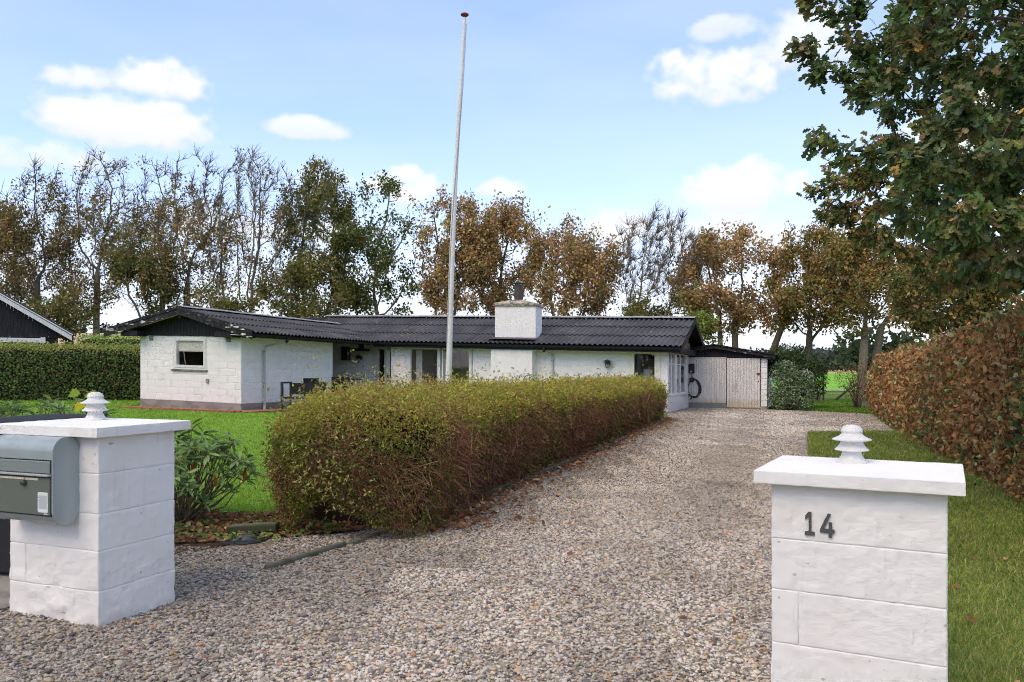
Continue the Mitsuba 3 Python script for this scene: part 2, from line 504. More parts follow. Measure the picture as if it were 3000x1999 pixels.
put('lawn', sheet(LAWN, .010, 1.0), 'm_grass', smooth=True)
struct('lawn', 'bright green mown lawn in front of the house')
VERGE = [(2.2, .5), (1.35, 3.0), (1.3, 3.5), (1.85, 5), (3.4, 9.3), (4.95, 13.63), (6.67, 18.4), (8.9, 19.0), (9.6, 18.8), (5.6, 7.2), (5.2, .5)]
put('grass_verge', sheet(VERGE, .020, .7), 'm_grass', smooth=True)
struct('grass_verge', 'dry mossy strip of grass between driveway and brown hedge')
BACKLAWN = [(10.6, 28.75), (12.0, 27.4), (14.3, 33.6), (16.6, 39.4), (15.0, 39.8), (11.5, 36), (9.6, 31)]
put('back_lawn', sheet(BACKLAWN, .014, 1.0), 'm_grass', smooth=True)
struct('back_lawn', 'shaded green grass at the end of the gravel court')
BED = [(-3.4, 4.95), (-2.5, 5.3), (-1.9, 6.15), (-1.2, 6.5), (-.3, 8.25), (.3, 9.95), (2.5, 17.0), (4.4, 23.1), (3.3, 23.4), (1.2, 17.2), (-1.0, 9.7), (-1.9, 7.7), (-2.2, 7.2), (-3.0, 7.15), (-6.2, 7.0), (-6.2, 4.95)]
put('planting_bed', sheet(BED, .024, .6), 'm_soil', smooth=True)
struct('planting_bed', 'dark leaf-littered soil bed under the hedge and the rhododendrons')
put('paved_pad', sheet([(-3.6, 3.9), (-2.66, 4.3), (-2.66, 5.7), (-4.6, 5.7), (-4.6, 3.9)], .032, .7), 'm_concrete')
struct('paved_pad', 'concrete pad under the refuse bin')
road = [(x, y + .12 * x) for x, y in ((-5, 57.0), (60, 57.0), (160, 62), (160, 65), (60, 60.4), (-5, 60.4))]
put('country_road', sheet(road, .05, 6.0), 'm_asphalt')
struct('country_road', 'pale grey country road crossing in front of the green field')

# ------------------------------------------------------------------ the house: local a (right along the front), b (back), z (up)
HS, HP, HQ = np.array([5.0, 26.3]), np.array([.9357, -.3528]), np.array([.3528, .9357])


def HX(v):
    v = np.asarray(v, float)
    xy = HS + v[:, :1] * HP + v[:, 1:2] * HQ
    return np.column_stack([xy, v[:, 2] - .114 - .028 * xy[:, 0]])


house = thing('house', 'low white painted block bungalow with black corrugated roof and broad chimney behind the hedge', 'house')


def hpart(name, pieces, mat, smooth=False):
    m = MB()
    for p in pieces:
        m.add(*p)
    return m.put(name, mat, smooth, HX)


def blocks(wall, P, Q, holes, z0=.18, z1=2.13, L=.6, H=.2, seed=0, out=.2):
    """A block wall from P to Q in (a, b), the outer side to the right of P->Q turned clockwise: backing wall, blocks, plinth. holes: (s0, s1, z0, z1)."""
    P, Q = np.array(P, float), np.array(Q, float)
    t = (Q - P) / np.linalg.norm(Q - P)
    nrm = np.array([t[1], -t[0]])
    W = np.linalg.norm(Q - P)

    def loc(v):
        v = np.asarray(v, float)
        ab = P + v[:, :1] * t - v[:, 1:2] * nrm
        return HX(np.column_stack([ab, v[:, 2]]))
    hole = shapely.unary_union([sg.box(*(h[0], h[2], h[1], h[3])) for h in holes]) if holes else sg.Polygon()
    face = sg.box(0, z0, W, z1).difference(hole)
    m = MB()
    for g in getattr(face, 'geoms', [face]):
        m.add(*prism(g, .012, out))
    m.put(wall, 'm_wall', xf=loc)
    base = sg.box(-.002, -.35, W + .002, z0).difference(hole)
    m = MB()
    for g in getattr(base, 'geoms', [base]):
        m.add(*prism(g, .002, out))
    m.put(wall + '__plinth', 'm_plinth', xf=loc)
    r = np.random.default_rng(seed)
    z, row = z0, 0
    while z < z1 - .02:
        zt = min(z + H, z1)
        x = -(.3 if row % 2 else 0)
        while x < W:
            g = sg.box(max(x, 0) + .004, z + .004, min(x + L, W) - .004, zt - .004).difference(hole.buffer(.003, join_style=2) if holes else hole)
            x += L
            for h in getattr(g, 'geoms', [g]):
                if h.is_empty or h.area < .004:
                    continue
                for k in ([h] if abs(h.area - h.envelope.area) < 1e-6 else trimesh_rects(h)):
                    a0, b0, a1, b1 = k.bounds
                    o = r.uniform(0, .0007)
                    v, f = chamfer_box(a0, a1, -.001 + o, .06, b0, b1, .006)
                    put(wall + '__block', (loc(v), f), 'm_wall')
        z, row = zt, row + 1
    return W


def trimesh_rects(poly):
    """Splits a right-angled outline into rectangles."""
    xs = sorted({round(c[0], 5) for c in poly.exterior.coords})
    zs = sorted({round(c[1], 5) for c in poly.exterior.coords})
    out = []
    for z0, z1 in zip(zs, zs[1:]):
        run = None
        for x0, x1 in zip(xs, xs[1:]):
            if poly.contains(sg.Point((x0 + x1) / 2, (z0 + z1) / 2)):
                run = (run[0] if run else x0, x1)
            elif run:
                out.append(sg.box(run[0], z0, run[1], z1))
                run = None
        if run:
            out.append(sg.box(run[0], z0, run[1], z1))
    return out


WA0, WA1, WB0, WB1 = -14.99, -11.2, -6.83, -2.04   # the wing's walls
gw = (-13.72 - WA0, -12.44 - WA0, 1.08, 2.13)
blocks('house__gable_wall', (WA0, WB0), (WA1, WB0), [gw], seed=1)
blocks('house__side_wall', (WA1, WB0 + .012), (WA1, WB1), [], seed=2, z1=2.2)
blocks('house__front_wall', (-4.47, 0), (-.0, 0), [(-1.27 + 4.47, -.22 + 4.47, .25, 2.2)], seed=3, z1=2.2)
blocks('house__pier_wall', (-10.06, 0), (-9.44, 0), [], seed=4, z1=2.1)
blocks('house__panel_wall', (-6.82, 0), (-5.94, 0), [], seed=5, z1=2.1, L=1.3)
blocks('house__porch_wall', (-14.0, .38), (-10.98, .38), [], seed=6, z1=2.2)
hpart('house__back_wall', [boxv(-15, -9.0, 4.6, 4.8, -.3, 2.2), boxv(-9.0, -6.6, 4.6, 4.8, -.3, .9), boxv(-6.6, -.2, 4.6, 4.8, -.3, 2.2), boxv(-15.0, -14.8, -6.6, 4.6, -.3, 2.2),
                           boxv(WA0, WA1 - .002, WB1 - .15, WB1 - .01, -.3, 2.2)], 'm_wall')
hpart('house__wing_ceiling', [boxv(-14.99, -11.19, -6.62, -2.05, 2.135, 2.155)], 'm_tan')
hpart('house__floor', [boxv(-14.9, -.1, .2, 4.6, -.25, .02), boxv(-14.8, -11.3, -6.7, .2, -.25, .02)], 'm_concrete')
hpart('house__ceiling', [boxv(-14.9, -.05, .0, 4.75, 2.2, 2.24)], 'm_tan')
hpart('house__inner_wall', [boxv(-9.45, -9.35, .25, 4.6, .02, 2.2), boxv(-4.4, -4.3, .25, 4.6, .02, 2.2), boxv(-14.8, -11.4, -4.4, -4.3, .02, 2.2)], 'm_tan')

# wing window: casement with blind, sill
win = 'house__window'
A0, A1, Z0, Z1, B = -13.72, -12.44, 1.08, 2.13, WB0
hpart(win + '__frame', [boxv(A0, A0 + .09, B - .012, B + .12, Z0 + .05, Z1), boxv(A1 - .05, A1, B - .012, B + .12, Z0 + .05, Z1), boxv(A0 + .09, A1 - .05, B - .012, B + .12, Z1 - .07, Z1),
                        boxv(A0 + .09, A1 - .05, B - .012, B + .12, Z0 + .05, Z0 + .11),
                        boxv(A0 + .09, A0 + .16, B - .03, B + .10, Z0 + .11, Z1 - .07), boxv(A1 - .11, A1 - .05, B - .03, B + .10, Z0 + .11, Z1 - .07),
                        boxv(A0 + .16, A1 - .11, B - .03, B + .10, Z1 - .14, Z1 - .07), boxv(A0 + .16, A1 - .11, B - .03, B + .10, Z0 + .11, Z0 + .18)], 'm_trim')
hpart(win + '__pane', [(np.array([[A0 + .15, B + .03, Z0 + .17], [A1 - .10, B + .03, Z0 + .17], [A1 - .10, B + .03, Z1 - .13], [A0 + .15, B + .03, Z1 - .13]]), np.array([[0, 1, 2, 3]]))], 'm_glass')
hpart(win + '__sill', [boxv(A0 - .03, A1 + .03, B - .06, B + .1, Z0, Z0 + .048)], 'm_concrete')


def blind_col(p, n, uv):
    f1, f2, r = mikit.voronoi(p.x * 26, p.z * 26)
    return mx((.62, .61, .56), (.12, .12, .11), ss(.28, .15, f1) * ss(.45, .6, r))


scene['m_blind'] = two(pr(mikit.proc(blind_col), .8, .1))
hpart(win + '__roller_blind', [boxv(A0 + .17, A1 - .12, B + .05, B + .06, Z1 - .46, Z1 - .12)], 'm_blind')
labels[win + '__roller_blind'] = {'label': 'patterned roller blind half lowered behind the pane'}
m = MB()
m.add(*pipe([(A0 + .33, B + .09, Z0 + .62), (A0 + .40, B + .09, Z0 + .2)], .008, 6), c=(.5, .5, .48))
m.put(win + '__cord', 'm_matte', xf=HX)

# gable triangle of the wing: black boards, barge boards, beams, vents
RIDGE_A, EAVE_R, EAVE_L, WF = -13.1, -10.45, -15.95, -7.28
RZ_W, EZ_W = 2.94, 2.24


def wing_z(a):
    a = np.asarray(a, float)
    return np.where(a > RIDGE_A, RZ_W - (a - RIDGE_A) / (EAVE_R - RIDGE_A) * (RZ_W - EZ_W), RZ_W - (RIDGE_A - a) / (RIDGE_A - EAVE_L) * (RZ_W - EZ_W))


x = EAVE_L + .22
while x < EAVE_R - .25:
    w = .118
    za, zb = float(wing_z(x)) - .12, float(wing_z(x + w)) - .12
    zl = 2.135 if WA0 - .1 < x < WA1 + .05 else 2.10
    if min(za, zb) > zl + .03:
        v, f = prism([(x, zl), (x + w - .008, zl), (x + w - .008, zb), (x, za)], WB0 - .05, WB0 - .02)
        put('house__gable_boards__board', (HX(v), f), 'm_black')
    x += w
hpart('house__gable_boards', [prism([(EAVE_L + .3, 2.14), (EAVE_R - .3, 2.14), (EAVE_R - .3, float(wing_z(EAVE_R - .3)) - .13), (RIDGE_A, RZ_W - .13), (EAVE_L + .3, float(wing_z(EAVE_L + .3)) - .13)], WB0 - .019, WB0 + .05)], 'm_black')
for sgn, e, nm in ((1, EAVE_R, 'm_black'), (-1, EAVE_L, 'm_peel')):
    o0, o1 = (RIDGE_A, RZ_W), (e, EZ_W)
    v, f = prism([(o0[0], o0[1] - .19), (o1[0], o1[1] - .19), (o1[0], o1[1] + .0), (o0[0], o0[1] + .0)][::sgn], WF - .03, WF + .01)
    put('house__barge_board', (HX(v), f), 'm_peel')
    v, f = prism([(o0[0], o0[1] - .035), (o1[0] + .02 * sgn, o1[1] - .04), (o1[0] + .02 * sgn, o1[1] + .045), (o0[0], o0[1] + .05)][::sgn], WF - .055, WF - .032)
    put('house__barge_trim', (HX(v), f), 'm_peel')
    # soffit under the overhang
    v, f = prism([(o0[0], o0[1] - .10), (o1[0], o1[1] - .10), (o1[0], o1[1] - .085), (o0[0], o0[1] - .085)][::sgn], WF + .011, WB0 - .0)
    put('house__soffit', (HX(v), f), 'm_board' if sgn < 0 else 'm_black')
for a in (WA0 - .35, WA1 - .62, RIDGE_A - .05):
    zz = 2.10 if a != RIDGE_A - .05 else RZ_W - .30
    hpart('house__beam', [boxv(a, a + (.1 if a == RIDGE_A - .05 else .62), WF + .06, WB0 - .021, zz, zz + (.19 if a == RIDGE_A - .05 else .16))], 'm_black')
for a in (-14.62, -11.72):
    hpart('house__vent', [boxv(a, a + .15, WB0 - .016, WB0 + .01, 1.97, 2.12)] + [boxv(a + .012, a + .138, WB0 - .022, WB0 - .0165, 1.985 + .025 * k, 1.997 + .025 * k) for k in range(5)], 'm_plinth')
hpart('house__outdoor_socket', [boxv(-12.44, -12.36, WB0 - .05, WB0 + .01, .74, .87)], 'm_plinth')
# under-eave boards of the wing's right side and of the main front
hpart('house__soffit_board', [boxv(WA1 - .02, EAVE_R - .02, WF + .012, -.55, 2.165, 2.185)], 'm_trim')
hpart('house__fascia', [boxv(EAVE_R - .06, EAVE_R - .03, WF + .012, -.55, 2.12, 2.215)], 'm_black')

# corrugated roof sheets
def corrugated(o, u, w, nrm, length, width, pitch=.177, amp=.026, th=.010):
    """One sheet from corner o: u along the waves' run (up the slope), w across; a closed shell."""
    n = max(9, int(round(width / pitch * 8)) + 1)
    s = np.linspace(0, width, n)
    hgt = amp * np.cos(2 * np.pi * s / pitch)
    rows = []
    for t, off in ((0, 0), (length, 0), (length, -th), (0, -th)):
        rows.append(o + t * u + s[:, None] * w + (hgt + off)[:, None] * nrm)
    v = np.vstack(rows)
    i = np.arange(n - 1)
    q = np.vstack([np.stack([a * n + i, a * n + i + 1, b * n + i + 1, b * n + i], 1) for a, b in ((0, 1), (1, 2), (2, 3), (3, 0))])
    return v, q


def roof_slope(name, o, run, across, slope_len, width, cols, rows, keep=None, skip=None, seed=0):
    o, run, across = np.array(o, float), np.array(run, float), np.array(across, float)
    run /= np.linalg.norm(run)
    across /= np.linalg.norm(across)
    nrm = np.cross(across, run)
    if nrm[2] < 0:
        nrm = -nrm
    sw, sl = width / cols, slope_len / rows
    r = np.random.default_rng(seed)
    for i in range(rows):
        for j in range(cols):
            if skip and skip(i, j):
                continue
            lift = .012 + .016 * (i % 2) * 0 + r.uniform(0, .004)
            tilt = unit(run + nrm * (-.034 / sl))           # the lower end of each sheet lies over the one below
            base = o + run * (i * sl - .05) + across * (j * sw) + nrm * (lift + .028)
            v, f = corrugated(base, tilt, across, nrm, sl + .13, sw + .02)
            v = HX(v)
            put(name, (v, f), 'm_roof', smooth=55)


MZ0, MZ1, MB0, MB1 = 2.27, 3.32, -.5, 2.4
AR, AL = .52, -16.2
hpart('house__roof', [(np.array([[AL, MB0, MZ0 - .03], [AR - .02, MB0, MZ0 - .03], [AR - .02, MB1, MZ1 - .03], [AL, MB1, MZ1 - .03]]), np.array([[0, 1, 2, 3]])),
                      (np.array([[AL, MB1, MZ1 - .03], [AR - .02, MB1, MZ1 - .03], [AR - .02, 5.3, MZ0 - .03], [AL, 5.3, MZ0 - .03]]), np.array([[0, 1, 2, 3]])),
                      (np.array([[EAVE_R - .02, WF + .02, EZ_W - .03], [EAVE_R - .02, 0, EZ_W - .03], [RIDGE_A, 1.4, RZ_W - .03], [RIDGE_A, WF + .02, RZ_W - .03]]), np.array([[0, 1, 2, 3]])),
                      (np.array([[RIDGE_A, WF + .02, RZ_W - .03], [RIDGE_A, 1.4, RZ_W - .03], [EAVE_L + .02, 1.4, EZ_W - .03], [EAVE_L + .02, WF + .02, EZ_W - .03]]), np.array([[0, 1, 2, 3]]))], 'm_black')
sl = math.hypot(MB1 - MB0, MZ1 - MZ0)
roof_slope('house__roof__roof_sheet', (AL, MB0, MZ0), (0, MB1 - MB0, MZ1 - MZ0), (1, 0, 0), sl, AR - AL, 16, 3, skip=lambda i, j: j < 2)
slw = math.hypot(RIDGE_A - EAVE_R, RZ_W - EZ_W)
roof_slope('house__roof__roof_sheet', (EAVE_R, WF, EZ_W), (RIDGE_A - EAVE_R, 0, RZ_W - EZ_W), (0, 1, 0), slw, 1.45 - WF, 8, 3, skip=lambda i, j: (j == 7 and i < 2))
roof_slope('house__roof__roof_sheet', (EAVE_L, 1.4, EZ_W), (RIDGE_A - EAVE_L, 0, RZ_W - EZ_W), (0, -1, 0), slw, 1.4 - WF, 8, 3, seed=2)
# ridge caps
for k in range(14):
    a0, a1 = AR - .02 - 1.06 * (k + 1), AR + .02 - 1.06 * k
    lift = .006 * (k % 2)
    c = .42
    v = np.array([[a, MB1 + s * .19, MZ1 + .085 - (.055 if s else 0) + lift + d] for d in (0, -.012) for a in (a0, a1) for s in (-1, 0, 1)])
    f = np.array([[0, 3, 4, 1], [1, 4, 5, 2], [6, 7, 10, 9], [7, 8, 11, 10], [0, 1, 7, 6], [1, 2, 8, 7], [3, 9, 10, 4], [4, 10, 11, 5], [0, 6, 9, 3], [2, 5, 11, 8]])
    put('house__roof__ridge_cap', (HX(v), f), 'm_ridge')
for k in range(8):
    b0, b1 = WF - .02 + 1.06 * k, WF + .02 + 1.06 * (k + 1)
    lift = .006 * (k % 2)
    v = np.array([[RIDGE_A + s * .19, b, RZ_W + .085 - (.05 if s else 0) + lift + d] for d in (0, -.012) for b in (b0, b1) for s in (-1, 0, 1)])
    f = np.array([[0, 1, 4, 3], [1, 2, 5, 4], [6, 9, 10, 7], [7, 10, 11, 8], [0, 6, 7, 1], [1, 7, 8, 2], [3, 4, 10, 9], [4, 5, 11, 10], [0, 3, 9, 6], [2, 8, 11, 5]])
    put('house__roof__ridge_cap', (HX(v), f), 'm_ridge')
scene['m_ridge'] = two(pr(mikit.proc(lambda p, n, uv: mx((.32, .32, .34), (.22, .22, .22), ss(.4, .7, fb(p.x * 5, p.y * 5, p.z * 5, octaves=4)))), .45, .4))
# right gable of the main roof
for e0, e1, nm in (((MB0, MZ0), (MB1, MZ1), 1), ((5.3, MZ0), (MB1, MZ1), -1)):
    d = 1 if e0[0] < e1[0] else -1
    pts = [(e0[0] - .03 * d, e0[1] - .17), (e1[0], e1[1] - .17), (e1[0], e1[1] + .02), (e0[0] - .03 * d, e0[1] + .02)][::d]
    v, f = prism(pts, -AR - .03, -AR + .0)
    put('house__barge_board', (HX(np.column_stack([-v[:, 1], v[:, 0], v[:, 2]])[:, [0, 1, 2]]), f[:, ::-1]), 'm_black')
z = 2.3
while z < 3.1:
    hw = (MZ1 - .14 - z - .1) / (MZ1 - MZ0) * (MB1 - MB0)
    if hw > .12:
        hpart('house__gable_cladding__board', [boxv(.06, .085, MB1 - hw, MB1 + hw, z, z + .108)], 'm_tan')
    z += .118
hpart('house__gable_cladding', [boxv(.0, .058, .1, 4.7, 2.2, 2.45)], 'm_tan')
scene['m_tan'] = two(pr(mikit.proc(lambda p, n, uv: mx((.30, .20, .135), (.20, .13, .085), fb(p.x * 3, p.y * 3, p.z * 40, octaves=3))), .7, .2))
hpart('house__gable_beam', [boxv(.09, .30, -.25, 5.05, 2.08, 2.27)], 'm_black')
v, f = prism([(MB0, MZ0 - .1), (MB1, MZ1 - .1), (MB1, MZ1 - .085), (MB0, MZ0 - .085)], -.5, .0)
hpart('house__soffit', [(np.column_stack([-v[:, 1], v[:, 0], v[:, 2]]), f[:, ::-1])], 'm_black')
hpart('house__soffit_board', [boxv(-10.4, .5, -.46, .0, 2.16, 2.18)], 'm_trim')
hpart('house__fascia', [boxv(-10.5, AR - .005, -.485, -.462, 2.07, 2.235)], 'm_black')


def half_round(P, Q, r=.062):
    P, Q = np.array(P, float), np.array(Q, float)
    t = unit(Q - P)
    s = np.array([-t[1], t[0], 0])
    an = np.linspace(np.pi, 2 * np.pi, 9)
    prof = [np.array([np.cos(a) * k, np.sin(a) * k]) for k in (r, r - .006) for a in (an if k == r else an[::-1])]
    v = np.array([E + s * p[0] + np.array([0, 0, p[1]]) for E in (P, Q) for p in prof])
    n = len(prof)
    i = np.arange(n)
    f = np.stack([i, (i + 1) % n, (i + 1) % n + n, i + n], 1)
    return v, f


hpart('house__gutter', [half_round((-10.35, -.552, 2.205), (AR - .06, -.552, 2.195))], 'm_black', smooth=40)
hpart('house__gutter', [half_round((EAVE_R + .04, WF + .03, 2.20), (EAVE_R + .04, -.58, 2.20))], 'm_black', smooth=40)
blk, gal = (.012, .012, .014), (.42, .43, .43)
for top, elb, foot, bot in (((EAVE_R + .04, -5.70, 2.15), (WA1 + .07, -5.85, 1.83), -.02, 0), ((-4.01, -.552, 2.14), (-3.86, -.07, 1.86), -.02, 0)):
    t, e = np.array(top), np.array(elb)
    m = MB()
    m.add(*pipe([t + [0, 0, .02], t - [0, 0, .06], t - [0, 0, .11] + (e - t) * .06], .045, 12), c=blk)
    q = [t - [0, 0, .10] + (e - t) * .05, t + (e - t) * .5 - [0, 0, .02], e + [0, 0, .06] - (e - t) * .04 * [1, 1, 0], e - [0, 0, .04], [e[0], e[1], foot + .14]]
    m.add(*pipe(q, .037, 12), c=gal)
    m.add(*pipe([[e[0], e[1], foot + .16], [e[0], e[1], foot + .05], [e[0] + .02, e[1] - .05, foot - .02]], .045, 12), c=(.5, .5, .5))
    for zz in (1.72, .75):
        m.add(*pipe([[e[0], e[1], zz], [e[0], e[1], zz + .03]], .044, 12), c=(.3, .3, .3))
    m.put('house__downpipe', 'm_satin', False, HX)

# chimney: painted bricks, sloping cap, flue
CA0, CA1 = -5.95, -4.47
def bricks(x0, x1, y0, y1, z0, z1, clip=None):
    m, z, row, r = MB(), z0, 0, np.random.default_rng(11)
    while z < z1 - .03:
        zt = min(z + .0667, z1)
        for side in range(3):
            W = (x1 - x0) if side == 0 else (y1 - y0)
            s = -(.114 if row % 2 else 0)
            while s < W:
                a, b = max(s, 0) + .0015, min(s + .228, W) - .0015
                s += .228
                if b - a < .02:
                    continue
                o = r.uniform(-.001, .001)
                if side == 0:
                    q = (x0 + a, x0 + b, y0 - .006 + o, y0 + .05)
                elif side == 1:
                    q = (x1 - .05, x1 + .006 + o, y0 + a, y0 + b)
                else:
                    q = (x0 - .006 - o, x0 + .05, y0 + a, y0 + b)
                v, f = boxv(q[0], q[1], q[2], q[3], z + .007, zt - .007)
                m.add(v, f)
        z, row = zt, row + 1
    return m


hpart('house__chimney', [boxv(CA0, CA1, -.42, .05, -.3, 2.2), boxv(CA0 + .001, CA1 - .001, -.05, .62, 2.2, 3.57)], 'm_wall')
bm = bricks(CA0, CA1, -.42, .04, -.28, 2.2)
bm.put('house__chimney__bricks', 'm_wall', xf=HX)
bm = bricks(CA0, CA1, -.05, .62, 2.25, 3.57)
bm.put('house__chimney__bricks', 'm_wall', xf=HX)
for k in ('house__chimney__bricks', 'house__chimney__bricks_001'):
    labels[k] = {'kind': 'stuff'}
cx, cy = (CA0 + CA1) / 2, .285
q = np.array([[CA0 - .06, -.11, 3.57], [CA1 + .06, -.11, 3.57], [CA1 + .06, .68, 3.57], [CA0 - .06, .68, 3.57], [CA0 - .06, -.11, 3.66], [CA1 + .06, -.11, 3.66], [CA1 + .06, .68, 3.66], [CA0 - .06, .68, 3.66],
              [cx - .22, cy - .18, 3.80], [cx + .22, cy - .18, 3.80], [cx + .22, cy + .18, 3.80], [cx - .22, cy + .18, 3.80]])
cap = trimesh.convex.convex_hull(q).subdivide().subdivide().subdivide()
cv = np.array(cap.vertices)
cv += (.02 * (fbm(cv * 9, 3, 5) - .5))[:, None] * np.array([.3, .3, 1])
put('house__chimney__cap', (HX(cv), cap.faces), 'm_lichen', smooth=30)
pv, pf = lathe([(0, 3.7), (.15, 3.7), (.15, 4.32), (.135, 4.32), (.135, 3.75)], 28)
m = MB()
m.add(pv + [cx + .0, cy, 0], pf, (.055, .038, .032))
m.put('house__chimney__flue', 'm_satin', 40, HX)
pv, pf = lathe([(0, 4.375), (.235, 4.36), (.24, 4.395), (.1, 4.41), (0, 4.415)], 28)
m = MB()
m.add(pv + [cx, cy, 0], pf, (.045, .05, .045))
for s in (-1, 1):
    m.add(*boxv(cx + s * .12 - .01, cx + s * .12 + .01, cy - .01, cy + .01, 4.3, 4.38), c=(.04, .04, .04))
m.put('house__chimney__rain_cap', 'm_satin', False, HX)
hpart('house__chimney__flashing', [(np.array([[CA0 - .12, -.46, 2.42], [CA1 + .12, -.46, 2.42], [CA1 + .12, -.04, 2.50], [CA0 - .12, -.04, 2.50]]), np.array([[0, 1, 2, 3]]))], 'm_roof')

# glazed door and side light in the porch
dz = 2.08
D = [(-10.98, -10.80), (-10.80, -10.55), (-10.55, -9.75)]
fr = [boxv(-10.98, -10.82, .34, .46, -.1, dz), boxv(-10.82, -10.76, .30, .42, -.05, dz), boxv(-10.50, -10.44, .30, .42, -.05, dz), boxv(-10.76, -10.50, .30, .42, dz - .08, dz), boxv(-10.76, -10.50, .30, .42, .42, .55)]
hpart('house__door__frame', fr + [boxv(-10.44, -9.5, .34, .46, dz - .05, dz)], 'm_trim')
hpart('house__door__leaf', [boxv(-10.435, -10.25, .28, .33, 0, dz - .06), boxv(-9.72, -9.6, .28, .33, 0, dz - .06), boxv(-10.25, -9.72, .28, .33, dz - .17, dz - .06), boxv(-10.25, -9.72, .28, .33, .40, .56), boxv(-10.25, -9.72, .28, .33, 0, .12)], 'm_trim')
glass = lambda a0, a1, b, z0, z1: (np.array([[a0, b, z0], [a1, b, z0], [a1, b, z1], [a0, b, z1]]), np.array([[0, 1, 2, 3]]))
hpart('house__door__pane', [glass(-10.25, -9.72, .305, .56, dz - .17)], 'm_glass')
hpart('house__door__pane', [glass(-10.25, -9.72, .305, .12, .40)], 'm_glass')
hpart('house__door__pane', [glass(-10.76, -10.50, .36, .55, dz - .08)], 'm_glass')
m = MB()
m.add(*pipe([(-10.36, .27, 1.03), (-10.36, .235, 1.03), (-10.25, .225, 1.03)], .013, 8), c=(.06, .06, .06))
m.add(*boxv(-10.375, -10.345, .268, .279, .95, 1.2), c=(.10, .10, .10))
m.put('house__door__handle', 'm_satin', xf=HX)
# picture windows
for i, (a0, a1) in enumerate(((-9.30, -8.13), (-8.00, -6.90))):
    w = numbered('house__picture_window')
    hpart(w + '__frame', [boxv(a0 - (.12 if i == 0 else .0), a0 + .05, -.02, .10, .1, 2.08), boxv(a1 - .05, a1 + (.06 if i == 0 else .05), -.02, .10, .1, 2.08), boxv(a0 + .05, a1 - .05, -.02, .10, 2.02, 2.08), boxv(a0 + .05, a1 - .05, -.02, .10, .1, .2)], 'm_trim')
    hpart(w + '__pane', [glass(a0 + .04, a1 - .04, .03, .2, 2.03)], 'm_glass')
hpart('house__curtain', [(np.column_stack([np.repeat(-9.2 + np.arange(33) * .008, 2), np.repeat(.32 + .025 * np.sin(np.arange(33) * 1.3), 2), np.tile([.1, 2.0], 33)]), np.array([[2 * i, 2 * i + 2, 2 * i + 3, 2 * i + 1] for i in range(32)]))], 'm_trim')
hpart('house__curtain', [(np.column_stack([np.repeat(-8.45 + np.arange(33) * .012, 2), np.repeat(.5 + .03 * np.sin(np.arange(33) * 1.1), 2), np.tile([.1, 1.7], 33)]), np.array([[2 * i, 2 * i + 2, 2 * i + 3, 2 * i + 1] for i in range(32)]))], 'm_trim')
# front window of the sunroom
hpart('house__window_001__frame', [boxv(-1.27, -1.09, -.03, .08, .25, 2.17), boxv(-.42, -.22, -.03, .08, .25, 2.17), boxv(-1.09, -.42, -.03, .08, 2.02, 2.17), boxv(-1.09, -.42, -.03, .08, .25, .5)], 'm_cream')
scene['m_cream'] = two(pr(rgb(.70, .69, .60), .5, .4))
hpart('house__window_001__pane', [glass(-1.09, -.42, .02, .5, 2.02)], 'm_glass')
# sunroom gable end: panel wall, posts, panes, curtains
hpart('house__sunroom_wall', [boxv(-.08, -.002, .02, 4.8, .06, .66)], 'm_trim')
hpart('house__sunroom_wall__plinth', [boxv(-.1, -.02, .03, 4.78, -.4, .058)], 'm_plinth')
hpart('house__sunroom_wall__sill', [boxv(-.09, .035, .0, 4.82, .662, .70)], 'm_trim')
for b0, b1 in ((.0, .17), (1.45, 1.78), (3.85, 4.8)):
    hpart('house__sunroom_wall__post', [boxv(-.1, .002, b0, b1, .702, 2.14)], 'm_trim')
for b0, b1 in ((.17, .76), (.83, 1.45), (1.78, 2.66), (2.76, 3.85)):
    w = numbered('house__sunroom_window')
    hpart(w + '__frame', [boxv(-.07, -.02, b0, b0 + .05, .702, 2.13), boxv(-.07, -.02, b1 - .03, b1 + (.07 if b1 in (.76, 2.66) else 0), .702, 2.13), boxv(-.07, -.02, b0 + .05, b1 - .03, 2.07, 2.13), boxv(-.07, -.02, b0 + .05, b1 - .03, .702, .75), boxv(-.07, -.02, b0 + .05, b1 - .03, 1.71, 1.74)], 'm_trim')
    v, f = glass(b0 + .04, b1 - .02, -.045, .74, 2.08)
    hpart(w + '__pane', [(np.column_stack([v[:, 1], v[:, 0], v[:, 2]]), f)], 'm_glass')
    n = 40
    ys = np.linspace(b0 + .06, b1 - .05, n)
    hpart(w + '__curtain', [(np.column_stack([np.repeat(-.2 + .022 * np.sin(np.arange(n) * 1.7), 2), np.repeat(ys, 2), np.tile([.3, 1.72], n)]), np.array([[2 * i, 2 * i + 2, 2 * i + 3, 2 * i + 1] for i in range(n - 1)]))], 'm_voile')
scene['m_voile'] = two(pr(rgb(.62, .59, .54), .9, .05))


